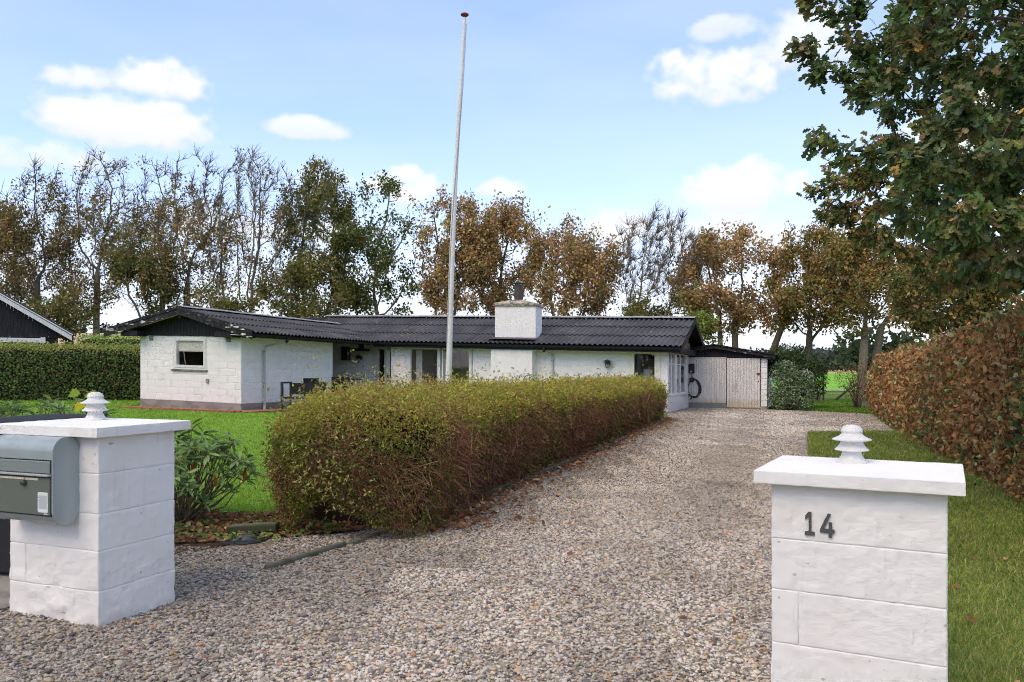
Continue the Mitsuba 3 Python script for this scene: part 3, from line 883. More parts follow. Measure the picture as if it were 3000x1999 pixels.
# wall lamps: stacked shades over a caged bulb
def wall_lamp(a, b, z, label):
    t = thing('wall_lamp', label, 'lamp', 'wall lamps under the eaves')
    c = (.05, .05, .05)
    m = MB().add(*boxv(a - .05, a + .05, b - .03, b, z - .03, z + .07), c=c).add(*pipe([(a, b - .02, z + .03), (a, b - .13, z + .06), (a, b - .16, z + .1)], .014, 8), c=c)
    m.put(t + '__bracket', 'm_satin', xf=HX)
    for k, (r0, zz) in enumerate(((.145, .09), (.12, .03))):
        v, f = lathe([(.02, zz + .06), (r0, zz), (r0 + .004, zz - .012), (.03, zz + .035)], 24)
        MB().add(v + [a, b - .16, z], f, c).put(t + '__shade', 'm_satin', True, HX)
    v, f = lathe([(.05, .02), (.06, -.03), (.055, -.10), (.03, -.125), (0, -.13)], 20)
    MB().add(v + [a, b - .16, z], f, (.28, .28, .27)).put(t + '__globe', 'm_plastic', True, HX)
    m = MB()
    for k in range(6):
        an = k * math.pi / 3
        d = np.array([math.cos(an), math.sin(an), 0])
        m.add(*pipe([np.array([a, b - .16, z]) + d * .066 + [0, 0, .02], np.array([a, b - .16, z]) + d * .07 + [0, 0, -.06], np.array([a, b - .16, z]) + d * .03 + [0, 0, -.135]], .005, 5), c=c)
    m.put(t + '__cage', 'm_satin', xf=HX)


wall_lamp(-11.55, .38, 1.62, 'dark caged wall lamp on the recessed porch wall left of the glazed door')
wall_lamp(-1.95, .0, 1.66, 'dark caged wall lamp on the white wall beside the right-hand front window')
t = thing('loudspeaker', 'black box loudspeaker hung under the porch eave at the wing corner', 'loudspeaker')
MB().add(*chamfer_box(-11.98, -11.70, -.30, -.06, 1.55, 2.06, .015), c=(.012, .012, .013)).put(t + '__cabinet', 'm_satin', xf=HX)
MB().add(*boxv(-11.96, -11.72, -.306, -.301, 1.57, 2.04), c=(.02, .02, .02)).put(t + '__grille', 'm_matte', xf=HX)
t = thing('patio_heater', 'long black heater bar mounted below the porch eave', 'heater')
MB().add(*pipe([(-11.55, -.2, 1.95), (-10.85, -.2, 1.95)], .055, 12), c=(.012, .012, .012)).put(t + '__reflector', 'm_satin', xf=HX)
MB().add(*boxv(-11.28, -11.12, -.24, -.1, 2.0, 2.16), c=(.012, .012, .012)).put(t + '__bracket', 'm_satin', xf=HX)
t = thing('table_lamp', 'table lamp with white cone shade behind the right-hand front window', 'lamp')
v, f = lathe([(.13, 1.52), (.21, 1.22), (.205, 1.22), (.126, 1.52)], 32)
MB().add(v + [-.80, .75, 0], f, (.68, .66, .62)).put(t + '__shade', 'm_matte', True, HX)
v, f = lathe([(0, .78), (.09, .78), (.09, .80), (.02, .83), (.015, 1.3), (0, 1.3)], 20)
MB().add(v + [-.80, .75, 0], f, (.2, .2, .2)).put(t + '__base', 'm_satin', True, HX)
t = thing('side_table', 'dark sideboard under the lamp in the sunroom', 'table')
MB().add(*chamfer_box(-1.2, -.35, .5, 1.0, .74, .78, .01), c=(.06, .04, .03)).put(t + '__top', 'm_satin', xf=HX)
MB().add(*boxv(-1.15, -.4, .55, .95, .02, .74), c=(.05, .035, .028)).put(t + '__cabinet', 'm_satin', xf=HX)
for i, (a, b) in enumerate(((-8.25, 1.1), (-7.75, 1.2), (-7.3, 1.1))):
    t = thing('dining_chair', ('pale beige dining chair, leftmost of three behind the picture windows', 'pale beige dining chair, middle of three behind the picture windows', 'pale beige dining chair, rightmost of three behind the picture windows')[i], 'chair', 'dining chairs inside the house')
    c = (.42, .33, .26)
    MB().add(*chamfer_box(a - .22, a + .22, b, b + .05, .48, 1.04, .02), c=c).put(t + '__backrest', 'm_matte', xf=HX)
    MB().add(*chamfer_box(a - .22, a + .22, b + .04, b + .48, .42, .48, .02), c=c).put(t + '__seat', 'm_matte', xf=HX)
    for s, q in ((-1, 0), (1, 0), (-1, 1), (1, 1)):
        MB().add(*boxv(a + s * .18 - .02, a + s * .18 + .02, b + .05 + q * .36, b + .09 + q * .36, .02, .42), c=(.04, .03, .02)).put(t + '__leg', 'm_matte', xf=HX)

# ------------------------------------------------------------------ gate pillars
def grid_box(sx, sy, sz, step, r, amp, seed, off, lumps=0.0):
    """A block with rounded, uneven edges: the surface of a box in a fine grid, pushed in and out by noise."""
    def face(o, u, w, nu, nw):
        def line(n, length):
            e = min(r / length, .2)
            return np.concatenate([[0], np.linspace(e, 1 - e, n - 1), [1]])
        a, b = np.meshgrid(line(nu, np.linalg.norm(u)), line(nw, np.linalg.norm(w)), indexing='ij')
        v = o + a.reshape(-1, 1) * u + b.reshape(-1, 1) * w
        i, j = np.meshgrid(np.arange(nu), np.arange(nw), indexing='ij')
        k = i * (nw + 1) + j
        return v, np.stack([k, k + nw + 1, k + nw + 2, k + 1], -1).reshape(-1, 4)
    nx, ny, nz_ = (max(2, int(round(q / step))) for q in (sx, sy, sz))
    X, Y, Z = np.eye(3) * [sx, sy, sz]
    o = np.zeros(3)
    m = MB()
    for a in (face(o, X, Z, nx, nz_), face(o + X, Y, Z, ny, nz_), face(o + X + Y, -X, Z, nx, nz_), face(o + Y, -Y, Z, ny, nz_), face(o + Z, X, Y, nx, ny), face(o, Y, X, ny, nx)):
        m.add(*a)
    v, f, _ = m.arrays()
    mesh = trimesh.Trimesh(v, f, process=True, merge_tex=True)
    v = np.array(mesh.vertices)
    inner = np.clip(v, r, np.array([sx, sy, sz]) - r)
    d = v - inner
    n = unit(d)
    v = inner + n * np.minimum(np.linalg.norm(d, axis=1, keepdims=True), r)
    w = v + off
    disp = amp * ((fbm(w * 26, 3, seed) - .5) * 1.6 + (fbm(w * 80, 2, seed + 5) - .5) * .6)
    if lumps:
        disp = disp + lumps * (fbm(w * np.array([7, 7, 11]), 4, seed + 9) - .35) * np.clip((.36 - w[:, 2]) / .3, 0, 1)
    return v + n * disp[:, None], np.array(mesh.faces)


FIN = [(0, .156), (.018, .155), (.034, .147), (.042, .135), (.0435, .128), (.040, .1215), (.0405, .118), (.050, .109), (.066, .101), (.0765, .0965), (.0765, .093), (.062, .0905), (.045, .088), (.0445, .083),
       (.050, .071), (.060, .060), (.0665, .0545), (.0665, .051), (.052, .0485), (.038, .0465), (.038, .040), (.043, .026), (.052, .012), (.0615, .004), (.0625, 0), (0, 0)]


def pillar(o, deg, W, D, H, base, label, rows, fin, cap_over, seed, lumps):
    t = thing('gate_pillar', label, 'gate pillar', 'white gate pillars')
    F = frame((o[0], o[1], base), deg)
    MB().add(*boxv(.005, W - .005, .005, D - .005, -.2, H)).put(t + '__core', 'm_render', xf=F)
    z = H
    k = 0
    for hrow, cuts, side in rows:
        xs = [0] + list(cuts) + [W]
        for x0, x1 in zip(xs, xs[1:]):
            zl = z - hrow
            g = .0008
            v, f = grid_box(x1 - x0 - 2 * g * (len(cuts) > 0), D, hrow - 2 * g, .015, .0048, .0042, seed, np.array([x0 + seed, 0, zl]), 0)
            if lumps:
                w = v + [x0, 0, zl]
                nn = unit((w - [W / 2, D / 2, 0]) * [1 / W, 1 / D, 0])
                lump = lumps * (fbm(w * np.array([6, 6, 10.]) + seed, 4, 31) - .40) * np.clip((.40 - w[:, 2]) / .28, 0, 1.2)
                v = v + nn * lump[:, None]
            put(t + '__block', (F(v + [x0 + g * (len(cuts) > 0), 0, zl + g]), f), 'm_render', smooth=True)
            k += 1
        z -= hrow
    c = cap_over
    v, f = grid_box(W + 2 * c, D + 2 * c, .05, .0165, .004, .002, seed + 50, np.array([0., seed, 0]))
    put(t + '__cap', (F(v + [-c, -c, H]), f), 'm_render', smooth=35)
    v, f = lathe(FIN, 48)
    put(t + '__finial', (F(v + [fin[0], fin[1], H + .0505]), f), 'm_pole', smooth=50)
    return t, F


PL, FL = pillar((-2.05 - .63 * .927, 4.06 + .63 * .375), -22, .63, .5, .965, .028, 'squat white gate pillar on the left with the grey mailbox on its front',
                [(.185, [], 0), (.2, [], 0), (.185, [], 0), (.2, [.12], 0), (.2, [], 0)], (.15, .40), .06, 100, .030)
PR, FR = pillar((1.0, 3.16), -28, .6, .5, .905, -.012, 'squat white gate pillar on the right carrying the house number',
                [(.213, [], 0), (.195, [], 0), (.205, [.10], 0), (.2, [], 0), (.1, [], 0)], (.25, .40), .056, 200, .006)
for txt, x in (('1', .124), ('4', .178)):
    tm = text_mesh(txt, .084, .006, bold=True)
    v = np.array(tm.vertices)
    v[:, 0] -= v[:, 0].min()
    v[:, 0] *= .62 if txt == '1' else .78
    v = np.column_stack([x + v[:, 0], -.0065 - v[:, 2] + .004, .716 + v[:, 1] + .002 * (txt == '1')])
    k = put(PR + '__digit', (FR(v), tm.faces), 'm_satin', color=(.075, .08, .085))
    labels[k] = {'label': f'dark grey house number digit {txt}'}

# mailbox hung on the left pillar's front face (local: x along the face, -y outwards)
mb = thing('mailbox', 'grey metal mailbox with rounded top and bottom hung on the left gate pillar', 'mailbox')
X0, X1, DP, Zb, Zt = .075, .495, .145, .535, .965
R = DP / 2


def stadium(z0, z1, r, n=16):
    a = np.linspace(0, np.pi, n)
    top = [(r * math.cos(t), z1 - r + r * math.sin(t)) for t in a]
    bot = [(-r * math.cos(t), z0 + r - r * math.sin(t)) for t in a]
    return np.array(top + bot)


prof = stadium(Zb, Zt, R)


def body_shell(p, x0, x1):
    n = len(p)
    v = np.vstack([np.column_stack([np.full(n, x), p[:, 0] - R - .002, p[:, 1]]) for x in (x0, x1)])
    i = np.arange(n)
    return v, np.stack([i, (i + 1) % n, (i + 1) % n + n, i + n], 1)


MB().add(*body_shell(prof, X0, X1)).put(mb + '__body', 'm_zinc', 50, FL)
for x0, x1, e in ((X0 - .006, X0, 0), (X1, X1 + .006, 1)):
    p2 = stadium(Zb - .003, Zt + .003, R + .003)
    v, f = body_shell(p2, x0, x1)
    n = len(p2)
    v = np.vstack([v, v[:n].mean(0)[None], v[n:].mean(0)[None]])
    i = np.arange(n)
    f = np.vstack([f[:, [0, 1, 2]], f[:, [0, 2, 3]], np.stack([(i + 1) % n, i, i * 0 + 2 * n], 1), np.stack([i + n, (i + 1) % n + n, i * 0 + 2 * n + 1], 1)])
    put(mb + '__side_panel', (FL(v), f), 'm_zinc', smooth=40)
yf = -DP - .002
green = (.115, .135, .115)
MB().add(*chamfer_box(X0 + .012, X1 - .012, yf - .005, yf + .02, .588, .772, .003), c=green).put(mb + '__door', 'm_satin', xf=FL)
MB().add(*chamfer_box(X0 + .012, X1 - .012, yf - .007, yf + .02, .792, .852, .003), c=(.19, .225, .225)).put(mb + '__flap', 'm_satin', xf=FL)
MB().add(*chamfer_box(X0 + .004, X1 - .006, yf - .022, yf + .01, .7785, .7885, .002), c=(.33, .36, .36)).put(mb + '__flap_lip', 'm_satin', xf=FL)
MB().add(*boxv(X0 + .006, X1 - .006, yf - .002, yf + .03, .583, .858), c=(.012, .013, .013)).put(mb + '__seam', 'm_satin', xf=FL)
MB().add(*boxv(X0 + .03, X0 + .235, yf - .0068, yf - .0052, .757, .767), c=(.62, .6, .48)).add(*boxv(X0 + .242, X0 + .33, yf - .0068, yf - .0052, .757, .767), c=(.62, .6, .48)).put(mb + '__name_strip', 'm_matte', xf=FL)
v, f = lathe([(0, .02), (.011, .019), (.0145, .013), (.015, 0)], 24)
MB().add(np.column_stack([v[:, 0] + X0 + .238, yf - .005 - v[:, 2], v[:, 1] + .742]), f, (.05, .055, .055)).put(mb + '__lock', 'm_satin', True, FL)
st = sg.box(X1 - .092, .602, X1 - .024, .700).buffer(-.006).buffer(.006)
MB().add(*prism(st, yf - .0062, yf - .0052), c=(.68, .7, .7)).put(mb + '__sticker', 'm_satin', xf=FL)
MB().add(*prism(sg.box(X1 - .082, .622, X1 - .034, .682).buffer(.003), yf - .0068, yf - .0063), c=(.42, .47, .50)).put(mb + '__sticker__faded_print', 'm_satin', xf=FL)
MB().add(*boxv(X1 - .052, X1 - .026, yf - .0058, yf - .0051, .592, .598), c=(.5, .52, .52)).put(mb + '__maker_plate', 'm_satin', xf=FL)

# refuse bin behind the left pillar
bn = thing('refuse_bin', 'dark grey wheeled refuse bin standing behind the left gate pillar', 'bin')
FB = frame((-3.42, 4.92, .065), -12)
dk = (.028, .031, .036)
q = np.vstack([boxv(.06, .54, .08, .62, .04, .05)[0], boxv(0, .60, 0, .72, .86, .9)[0]])
h = trimesh.convex.convex_hull(q)
MB().mesh(h, dk).put(bn + '__body', 'm_matte', xf=FB)
MB().add(*chamfer_box(-.03, .63, -.03, .75, .875, .915, .012), c=dk).put(bn + '__rim', 'm_plastic', xf=FB)
n = 25
gx, gy = np.meshgrid(np.linspace(-.04, .64, n), np.linspace(-.06, .76, n), indexing='ij')
ed = np.minimum(np.minimum(gx + .04, .64 - gx), np.minimum(gy + .06, .76 - gy))
gz_ = .918 + .028 * np.clip(ed / .05, 0, 1) + .018 * np.clip(ed / .2, 0, 1) * np.sin((gx - .1) * 9) * .5 + .01 * (gy > .05) * (np.abs(gx - .3) < .2)
v = np.stack([gx, gy, gz_], -1).reshape(-1, 3)
i, j = np.meshgrid(np.arange(n - 1), np.arange(n - 1), indexing='ij')
k = i * n + j
MB().add(v, np.stack([k, k + n, k + n + 1, k + 1], -1).reshape(-1, 4), dk).add(*boxv(-.04, .64, -.06, .76, .905, .918), c=dk).put(bn + '__lid', 'm_matte', True, FB)
for s in (.06, .50):
    v, f = lathe([(0, -.03), (.1, -.03), (.1, .03), (0, .03)], 20)
    MB().add(np.column_stack([v[:, 2] + s + .02, v[:, 0] + .66, v[:, 1] + .1]), f, (.01, .01, .01)).put(bn + '__wheel', 'm_plastic', True, FB)

# flagpole
fp = thing('flagpole', 'tall tapered white flagpole with red button top, leaning slightly right', 'flagpole')
p0, p1 = np.array([-1.44, 18.0, .0]), np.array([-1.04, 18.0, 9.03])
n = 24
tt = np.linspace(0, 1, n)
MB().add(*pipe(p0 + tt[:, None] * (p1 - p0) + (.05 * np.sin(tt * 3.0) ** 2)[:, None] * [-1, 0, 0], .074 - .040 * tt ** 1.1, 20)).put(fp + '__pole', 'm_pole', 60)
v, f = lathe([(0, .07), (.05, .066), (.088, .045), (.092, .028), (.07, .008), (.03, 0), (.03, -.05), (.0, -.05)], 28)
MB().add(v + p1 + [0, 0, .03], f, (.30, .05, .045)).put(fp + '__button', 'm_satin', True)
tt = np.linspace(.02, .985, 120)
ang = 2.9 + 3.4 * tt + .3 * np.sin(tt * 9)
rr = .074 - .040 * tt ** 1.1 + .012
rope = p0 + tt[:, None] * (p1 - p0) + (.05 * np.sin(tt * 3.0) ** 2)[:, None] * [-1, 0, 0] + np.stack([np.cos(ang) * rr, -np.abs(np.sin(ang)) * rr, 0 * rr], 1)
MB().add(*pipe(rope, .006, 6), c=(.30, .29, .27)).put(fp + '__halyard', 'm_matte', True)
m = MB().add(*chamfer_box(-1.535, -1.515, 17.92, 17.95, 1.0, 1.16, .004), c=(.5, .5, .48))
m.add(*pipe([(-1.53, 17.93, 1.12), (-1.56, 17.9, 1.05), (-1.55, 17.91, .95), (-1.52, 17.93, .98), (-1.53, 17.90, 1.1)], .012, 7), c=(.55, .54, .5))
m.put(fp + '__cleat', 'm_satin')

# ------------------------------------------------------------------ kerb stones beside the drive, slab, drain cover
path = np.array([(-1.58, 5.25), (-1.40, 5.62), (-1.20, 6.0), (-1.0, 6.5), (-.66, 7.3), (-.24, 8.4), (.33, 10.05), (1.0, 12.1), (2.6, 17.1), (4.4, 22.9)])
dist = np.concatenate([[0], np.cumsum(np.linalg.norm(np.diff(path, axis=0), axis=1))])
ed = thing('driveway_edging', 'row of low mossy concrete kerb stones between gravel and front hedge', 'edging')
s = 0.0
r = np.random.default_rng(5)
while s < dist[-1] - .5:
    L = .82
    a, b = (np.array([np.interp(s + q, dist, path[:, i]) for i in (0, 1)]) for q in (0.012, L - .012))
    deg = math.degrees(math.atan2(*(b - a)[::-1])) + r.uniform(-1.2, 1.2)
    hgt = .052 if s > 1.7 else .026
    v, f = grid_box(np.linalg.norm(b - a), .06, .15, .03, .018, .006, int(s * 10), np.array([s, 0, 0]))
    sink = r.uniform(-.012, .012)
    put(ed + '__kerb_stone', (frame((a[0], a[1], float(gz(*a)) + .016 + hgt - .15 + sink), deg)(v - [0, .03, 0]), f), 'm_mossy', smooth=True)
    s += L
t = thing('concrete_slab', 'loose mossy concrete slab lying by the rhododendron', 'slab')
v, f = grid_box(.36, .26, .055, .02, .008, .004, 3, np.zeros(3))
put(t, (frame((-2.16, 6.20, .075), 9)(v @ np.array([[1, 0, .03], [0, 1, -.1], [0, 0, 1]]) * [1, 1, 1]), f), 'm_mossy', smooth=True)
t = thing('drain_cover', 'round black plastic drain cover in the gravel under the loose slab', 'cover')
v, f = lathe([(0, .03), (.03, .03), (.06, .018), (.10, .014), (.19, .010), (.20, 0)], 30)
MB().add(v + [-2.03, 6.14, .052], f, (.03, .033, .036)).put(t + '__plate', 'm_plastic', True)
v, f = lathe([(0, .045), (.05, .04), (.075, .022), (.08, 0)], 24)
MB().add(v * [1.2, .8, .8] + [-1.98, 6.08, .062], f, (.05, .055, .06)).put(t + '__dome', 'm_plastic', True)

# ------------------------------------------------------------------ shed: local u along its front from the house end, v back
S0 = np.array([6.55, 30.45])


def SX(v):
    v = np.asarray(v, float)
    xy = S0 + v[:, :1] * HP + v[:, 1:2] * HQ
    return np.column_stack([xy, v[:, 2] - .155 - .006 * (xy[:, 0] - 8)])


sh = thing('shed', 'low white boarded shed with black gable joined to the end of the house', 'shed')
def spart(name, pieces, mat):
    m = MB()
    for p in pieces:
        m.add(*p)
    return m.put(name, mat, xf=SX)


spart(sh + '__backing', [boxv(-.28, 2.58, .052, .058, .1, 1.86)], 'm_black')
spart(sh + '__wall', [boxv(-1.2, 2.78, .06, .2, -.3, 1.9), boxv(2.62, 2.78, .2, 4.2, -.3, 1.95)], 'm_wall')
spart(sh + '__plinth', [boxv(-.3, 1.38, -.035, .055, -.3, .20)], 'm_grey')
scene['m_grey'] = two(pr(rgb(.20, .215, .215), .7, .3))
spart(sh + '__plinth', [boxv(2.60, 2.80, .0, .22, -.3, .10)], 'm_plinth')
x, r = -.25, np.random.default_rng(2)
while x < 1.34:
    w = min(.092, 1.375 - x)
    o = r.uniform(0, .006)
    v, f = chamfer_box(x + .0028, x + w - .0028, -.026 + o, .05, .20, 1.835, .005)
    put(sh + '__panel__board', (SX(v), f), 'm_board')
    x += w
spart(sh + '__panel__top_rail', [boxv(-.3, 1.385, -.035, .05, 1.837, 1.868)], 'm_trim')
x = 1.40
while x < 2.54:
    w = min(.098, 2.56 - x)
    o = r.uniform(0, .006)
    v, f = chamfer_box(x + .0028, x + w - .0028, -.055 + o, .01, .05, 1.84, .005)
    put(sh + '__door__board', (SX(v), f), 'm_board')
    x += w
spart(sh + '__door__threshold', [boxv(1.39, 2.58, -.05, .05, -.1, .045)], 'm_tan')
m = MB().add(*pipe([(2.47, -.06, 1.28), (2.47, -.10, 1.28), (2.54, -.11, 1.275), (2.56, -.07, 1.27)], .016, 8), c=(.16, .07, .035)).add(*boxv(2.44, 2.58, -.062, -.056, 1.25, 1.31), c=(.2, .09, .04)).add(*boxv(2.50, 2.53, -.062, -.054, .98, 1.02), c=(.05, .04, .03))
k = m.put(sh + '__door__latch', 'm_matte', xf=SX)
labels[k] = {'label': 'rusty latch on the shed door'}
z = .10
while z < 1.82:
    zt = min(z + .2, 1.83)
    put(sh + '__corner_pier__block', (SX(chamfer_box(2.60, 2.80, .0, .3, z + .004, zt - .004, .008)[0]), chamfer_box(2.60, 2.80, .0, .3, z + .004, zt - .004, .008)[1]), 'm_wall')
    z += .2
# shed gable boards and roof (ridge at u = .95)
RU, RZS, EZS, E0, E1 = .95, 2.30, 1.93, -1.35, 3.10
x = -.4
shed_z = lambda u: RZS - abs(u - RU) / (E1 - RU) * (RZS - EZS)
while x < 2.86:
    z1 = min(shed_z(x), shed_z(x + .11)) - .06
    if z1 > 1.87:
        v, f = boxv(x + .003, x + .107, -.02 if x > 1.385 else -.01, .05, 1.872 if x < 1.385 else 1.845, z1)
        put(sh + '__gable__board', (SX(v), f), 'm_black')
    x += .11
for sgn, e, ez in ((1, E1, EZS), (-1, E0, RZS - (RU - E0) / (E1 - RU) * (RZS - EZS))):
    v, f = prism([(RU, RZS - .10), (e, ez - .10), (e, ez + .02), (RU, RZS + .02)][::sgn], -.22, -.19)
    put(sh + '__barge_board', (SX(v), f), 'm_peel')
    v, f = prism([(RU, RZS + .021), (e + .03 * sgn, ez + .021), (e + .03 * sgn, ez + .062), (RU, RZS + .062)][::sgn], -.27, 4.4)
    put(sh + '__roof', (SX(v), f), 'm_peel')
spart(sh + '__rafter_tail', [boxv(2.82, 3.06, -.18, .1, 1.80, 1.86)], 'm_black')

ch = thing('car_charger', 'black wall-mounted car charger with coiled cable on the shed boards', 'car charger')
MB().add(*chamfer_box(.03, .24, -.13, -.027, 1.28, 1.63, .03), c=(.012, .012, .014)).put(ch + '__box', 'm_satin', xf=SX)
v, f = lathe([(0, .012), (.03, .01), (.035, 0)], 20)
MB().add(np.column_stack([v[:, 0] + .12, -.131 - v[:, 2], v[:, 1] + 1.345]), f, (.4, .4, .4)).put(ch + '__socket', 'm_satin', True, SX)
MB().add(*chamfer_box(.05, .22, -.11, -.03, .96, 1.12, .03), c=(.012, .012, .014)).put(ch + '__holster', 'm_satin', xf=SX)
m = MB()
m.add(*pipe([(.12, -.1, 1.29), (.15, -.1, 1.2), (.17, -.09, 1.08)], .014, 8), c=(.012, .012, .013))
for k in range(5):
    an = np.linspace(.4, 2 * np.pi + .4, 36)
    cx_, cz_ = .20 + .012 * k, .72 + .015 * (k % 3)
    m.add(*pipe(np.column_stack([cx_ + (.19 + .012 * k) * np.cos(an) * (1 - .12 * np.sin(an)), -.05 - .012 * k + 0 * an, cz_ + (.33 + .012 * (k % 2)) * np.sin(an)]), .011, 7), c=(.014, .014, .015))
m.add(*pipe([(.14, -.06, .42), (.12, -.06, .36), (.08, -.06, .30)], .018, 8), c=(.02, .02, .02))
m.add(*boxv(.21, .31, -.12, -.04, .38, .44), c=(.02, .02, .02))
m.put(ch + '__cable', 'm_satin', True, SX)

# ------------------------------------------------------------------ garden furniture on the terrace
def garden_chair(x, y, deg, label, h=.95):
    t = thing('garden_chair', label, 'chair', 'black garden chairs on the terrace')
    F = frame((x, y, float(gz(x, y)) + .02), deg)
    c = (.018, .019, .021)
    v = boxv(-.27, .27, .21, .24, .40, h)[0]
    v[4:, 1] += .10
    m = MB().add(v, BOXF, c)
    for k in range(9):
        m.add(*boxv(-.25 + k * .058, -.23 + k * .058, .19, .21, .45, .62), c=c)
    m.put(t + '__backrest', 'm_matte', xf=F)
    MB().add(*chamfer_box(-.27, .27, -.27, .22, .38, .43, .012), c=c).put(t + '__seat', 'm_matte', xf=F)
    for s in (-1, 1):
        MB().add(*boxv(s * .29 - .02, s * .29 + .02, -.27, .25, .62, .66), c=c).put(t + '__armrest', 'm_satin', xf=F)
        for q in (-.26, .22):
            MB().add(*boxv(s * .29 - .02, s * .29 + .02, q - .02, q + .02, 0, .62), c=c).put(t + '__leg', 'm_satin', xf=F)


garden_chair(-6.05, 25.4, 160, 'black woven garden chair nearest the wing wall, seen over the hedge')
garden_chair(-5.42, 25.9, 190, 'black woven garden chair beside the dark table, seen over the hedge', .99)
t = thing('garden_bench', 'black metal-framed garden bench at the hedge end of the terrace', 'bench')
F = frame((-6.0, 23.6, .06), -14)
for s in (-.55, .55):
    MB().add(*boxv(s - .03, s + .03, -.28, -.22, 0, .82), c=(.018, .018, .02)).add(*boxv(s - .03, s + .03, .22, .28, 0, .82), c=(.018, .018, .02)).add(*boxv(s - .03, s + .03, -.28, .28, .822, .87), c=(.018, .018, .02)).put(t + '__side_frame', 'm_satin', xf=F)
MB().add(*boxv(-.52, .52, -.25, .25, .38, .44), c=(.03, .03, .03)).put(t + '__seat', 'm_matte', xf=F)
MB().add(*boxv(-.52, .52, .23, .26, .5, .83), c=(.02, .02, .022)).put(t + '__backrest', 'm_matte', xf=F)
t = thing('garden_table', 'dark round garden table on the terrace behind the chairs', 'table')
v, f = lathe([(0, .97), (.38, .97), (.39, .96), (.38, .93), (0, .93)], 32)
MB().add(v + [-5.6, 28.6, -.02], f, (.016, .016, .018)).put(t + '__top', 'm_satin', 40)
v, f = lathe([(0, .93), (.03, .93), (.03, .04), (.24, .02), (.24, 0)], 20)
MB().add(v + [-5.6, 28.6, -.0], f, (.016, .016, .018)).put(t + '__pedestal', 'm_satin', True)

# brick paving round the house: each brick of the visible strip
PAVE = [(-11.75, 24.35), (-7.62, 22.72), (-5.6, 26.4), (-6.2, 26.9), (-7.85, 23.9), (-11.4, 25.2)]
put('brick_paving', sheet(PAVE, .018, .7), 'm_paver')
struct('brick_paving', 'narrow strip of red brick paving along the foot of the house')
scene['m_paver'] = two(pr(mikit.proc(lambda p, n, uv: mx((.34, .13, .085), (.23, .10, .07), fb(p.x * 11, p.y * 11, 0))), .85, .2))
R1 = unit(np.array([-7.62 + 11.75, 22.72 - 24.35]))
R2 = np.array([-R1[1], R1[0]])
for i in range(19):
    for j in range(3):
        o = np.array([-11.72, 24.36]) + R1 * (i * .225 + .11 * (j % 2)) + R2 * (j * .115 + .01)
        v, f = chamfer_box(0, .215, 0, .105, -.03, .05 + .004 * ((i * 7 + j * 3) % 3), .006)
        w = np.column_stack([o + v[:, :1] * R1 + v[:, 1:2] * R2, v[:, 2]])
        w[:, 2] += gz(o[0], o[1])
        put('brick_paving__brick', (w, f), 'm_paver')

# ------------------------------------------------------------------ neighbour's house on the left
nb = thing('neighbour_house', 'black gabled neighbouring house with white barge board behind the left hedge', 'house')
NY = 37.0
NX = lambda u: (u - 1500) / 2400 * NY


def NF(v):
    v = np.asarray(v, float)
    return np.column_stack([-19.9 + v[:, 0] * .88 - v[:, 1] * .475, NY + v[:, 0] * .475 + v[:, 1] * .88, v[:, 2] + .25])


def npart(name, pieces, mat):
    m = MB()
    for p in pieces:
        m.add(*p)
    return m.put(nb + name, mat, xf=NF)


ns = .63
x = -7.0
while x < -.35:
    z1 = 2.36 - x * ns
    v, f = prism([(x + .003, 2.42), (x + .137, 2.42), (x + .137, max(2.425, 2.36 - (x + .137) * ns)), (x + .003, z1)], .30, .33)
    put(nb + '__gable__board', (NF(v), f), 'm_black')
    x += .14
npart('__wall', [boxv(-9, -.62, .34, 8, -.5, 2.5)], 'm_black')
npart('__gable', [prism([(-9, 2.45), (-.4, 2.45), (-9, 2.45 + 8.6 * ns)], .335, .5)], 'm_black')
npart('__beam', [boxv(-9, -1.05, .0, .3, 2.21, 2.40), boxv(-1.2, -1.02, -.06, .3, 2.19, 2.44)], 'm_trim')
npart('__barge_board', [prism([(-9, 2.36 + 9 * ns), (-9, 2.53 + 9 * ns), (.02, 2.53), (.02, 2.31)], -.04, .0)], 'm_trim')
npart('__barge_trim', [prism([(-9, 2.535 + 9 * ns), (-9, 2.59 + 9 * ns), (.06, 2.60), (.06, 2.545)], -.07, -.03)], 'm_trim')
npart('__roof', [prism([(-9, 2.595 + 9 * ns), (-9, 2.66 + 9 * ns), (.1, 2.66), (.1, 2.605)], -.08, 8.5)], 'm_roof')

# fence posts at the end of the garden
for (x0, y0, z0), (x1, y1, z1), rr, lab in (((15.2, 40.0, -.4), (15.2, 40.0, 1.0), .05, 'upright weathered fence post at the end of the garden'), ((15.75, 40.2, -.35), (16.95, 40.1, .62), .06, 'slanting weathered fence brace at the end of the garden')):
    t = thing('fence_post', lab, 'fence post')
    v, f = pipe([(x0, y0, z0), ((x0 + x1) / 2, y0, (z0 + z1) / 2), (x1, y1, z1)], [rr, rr * .95, rr * .85], 9)
    MB().add(v, f, (.10, .082, .06)).put(t, 'm_matte')

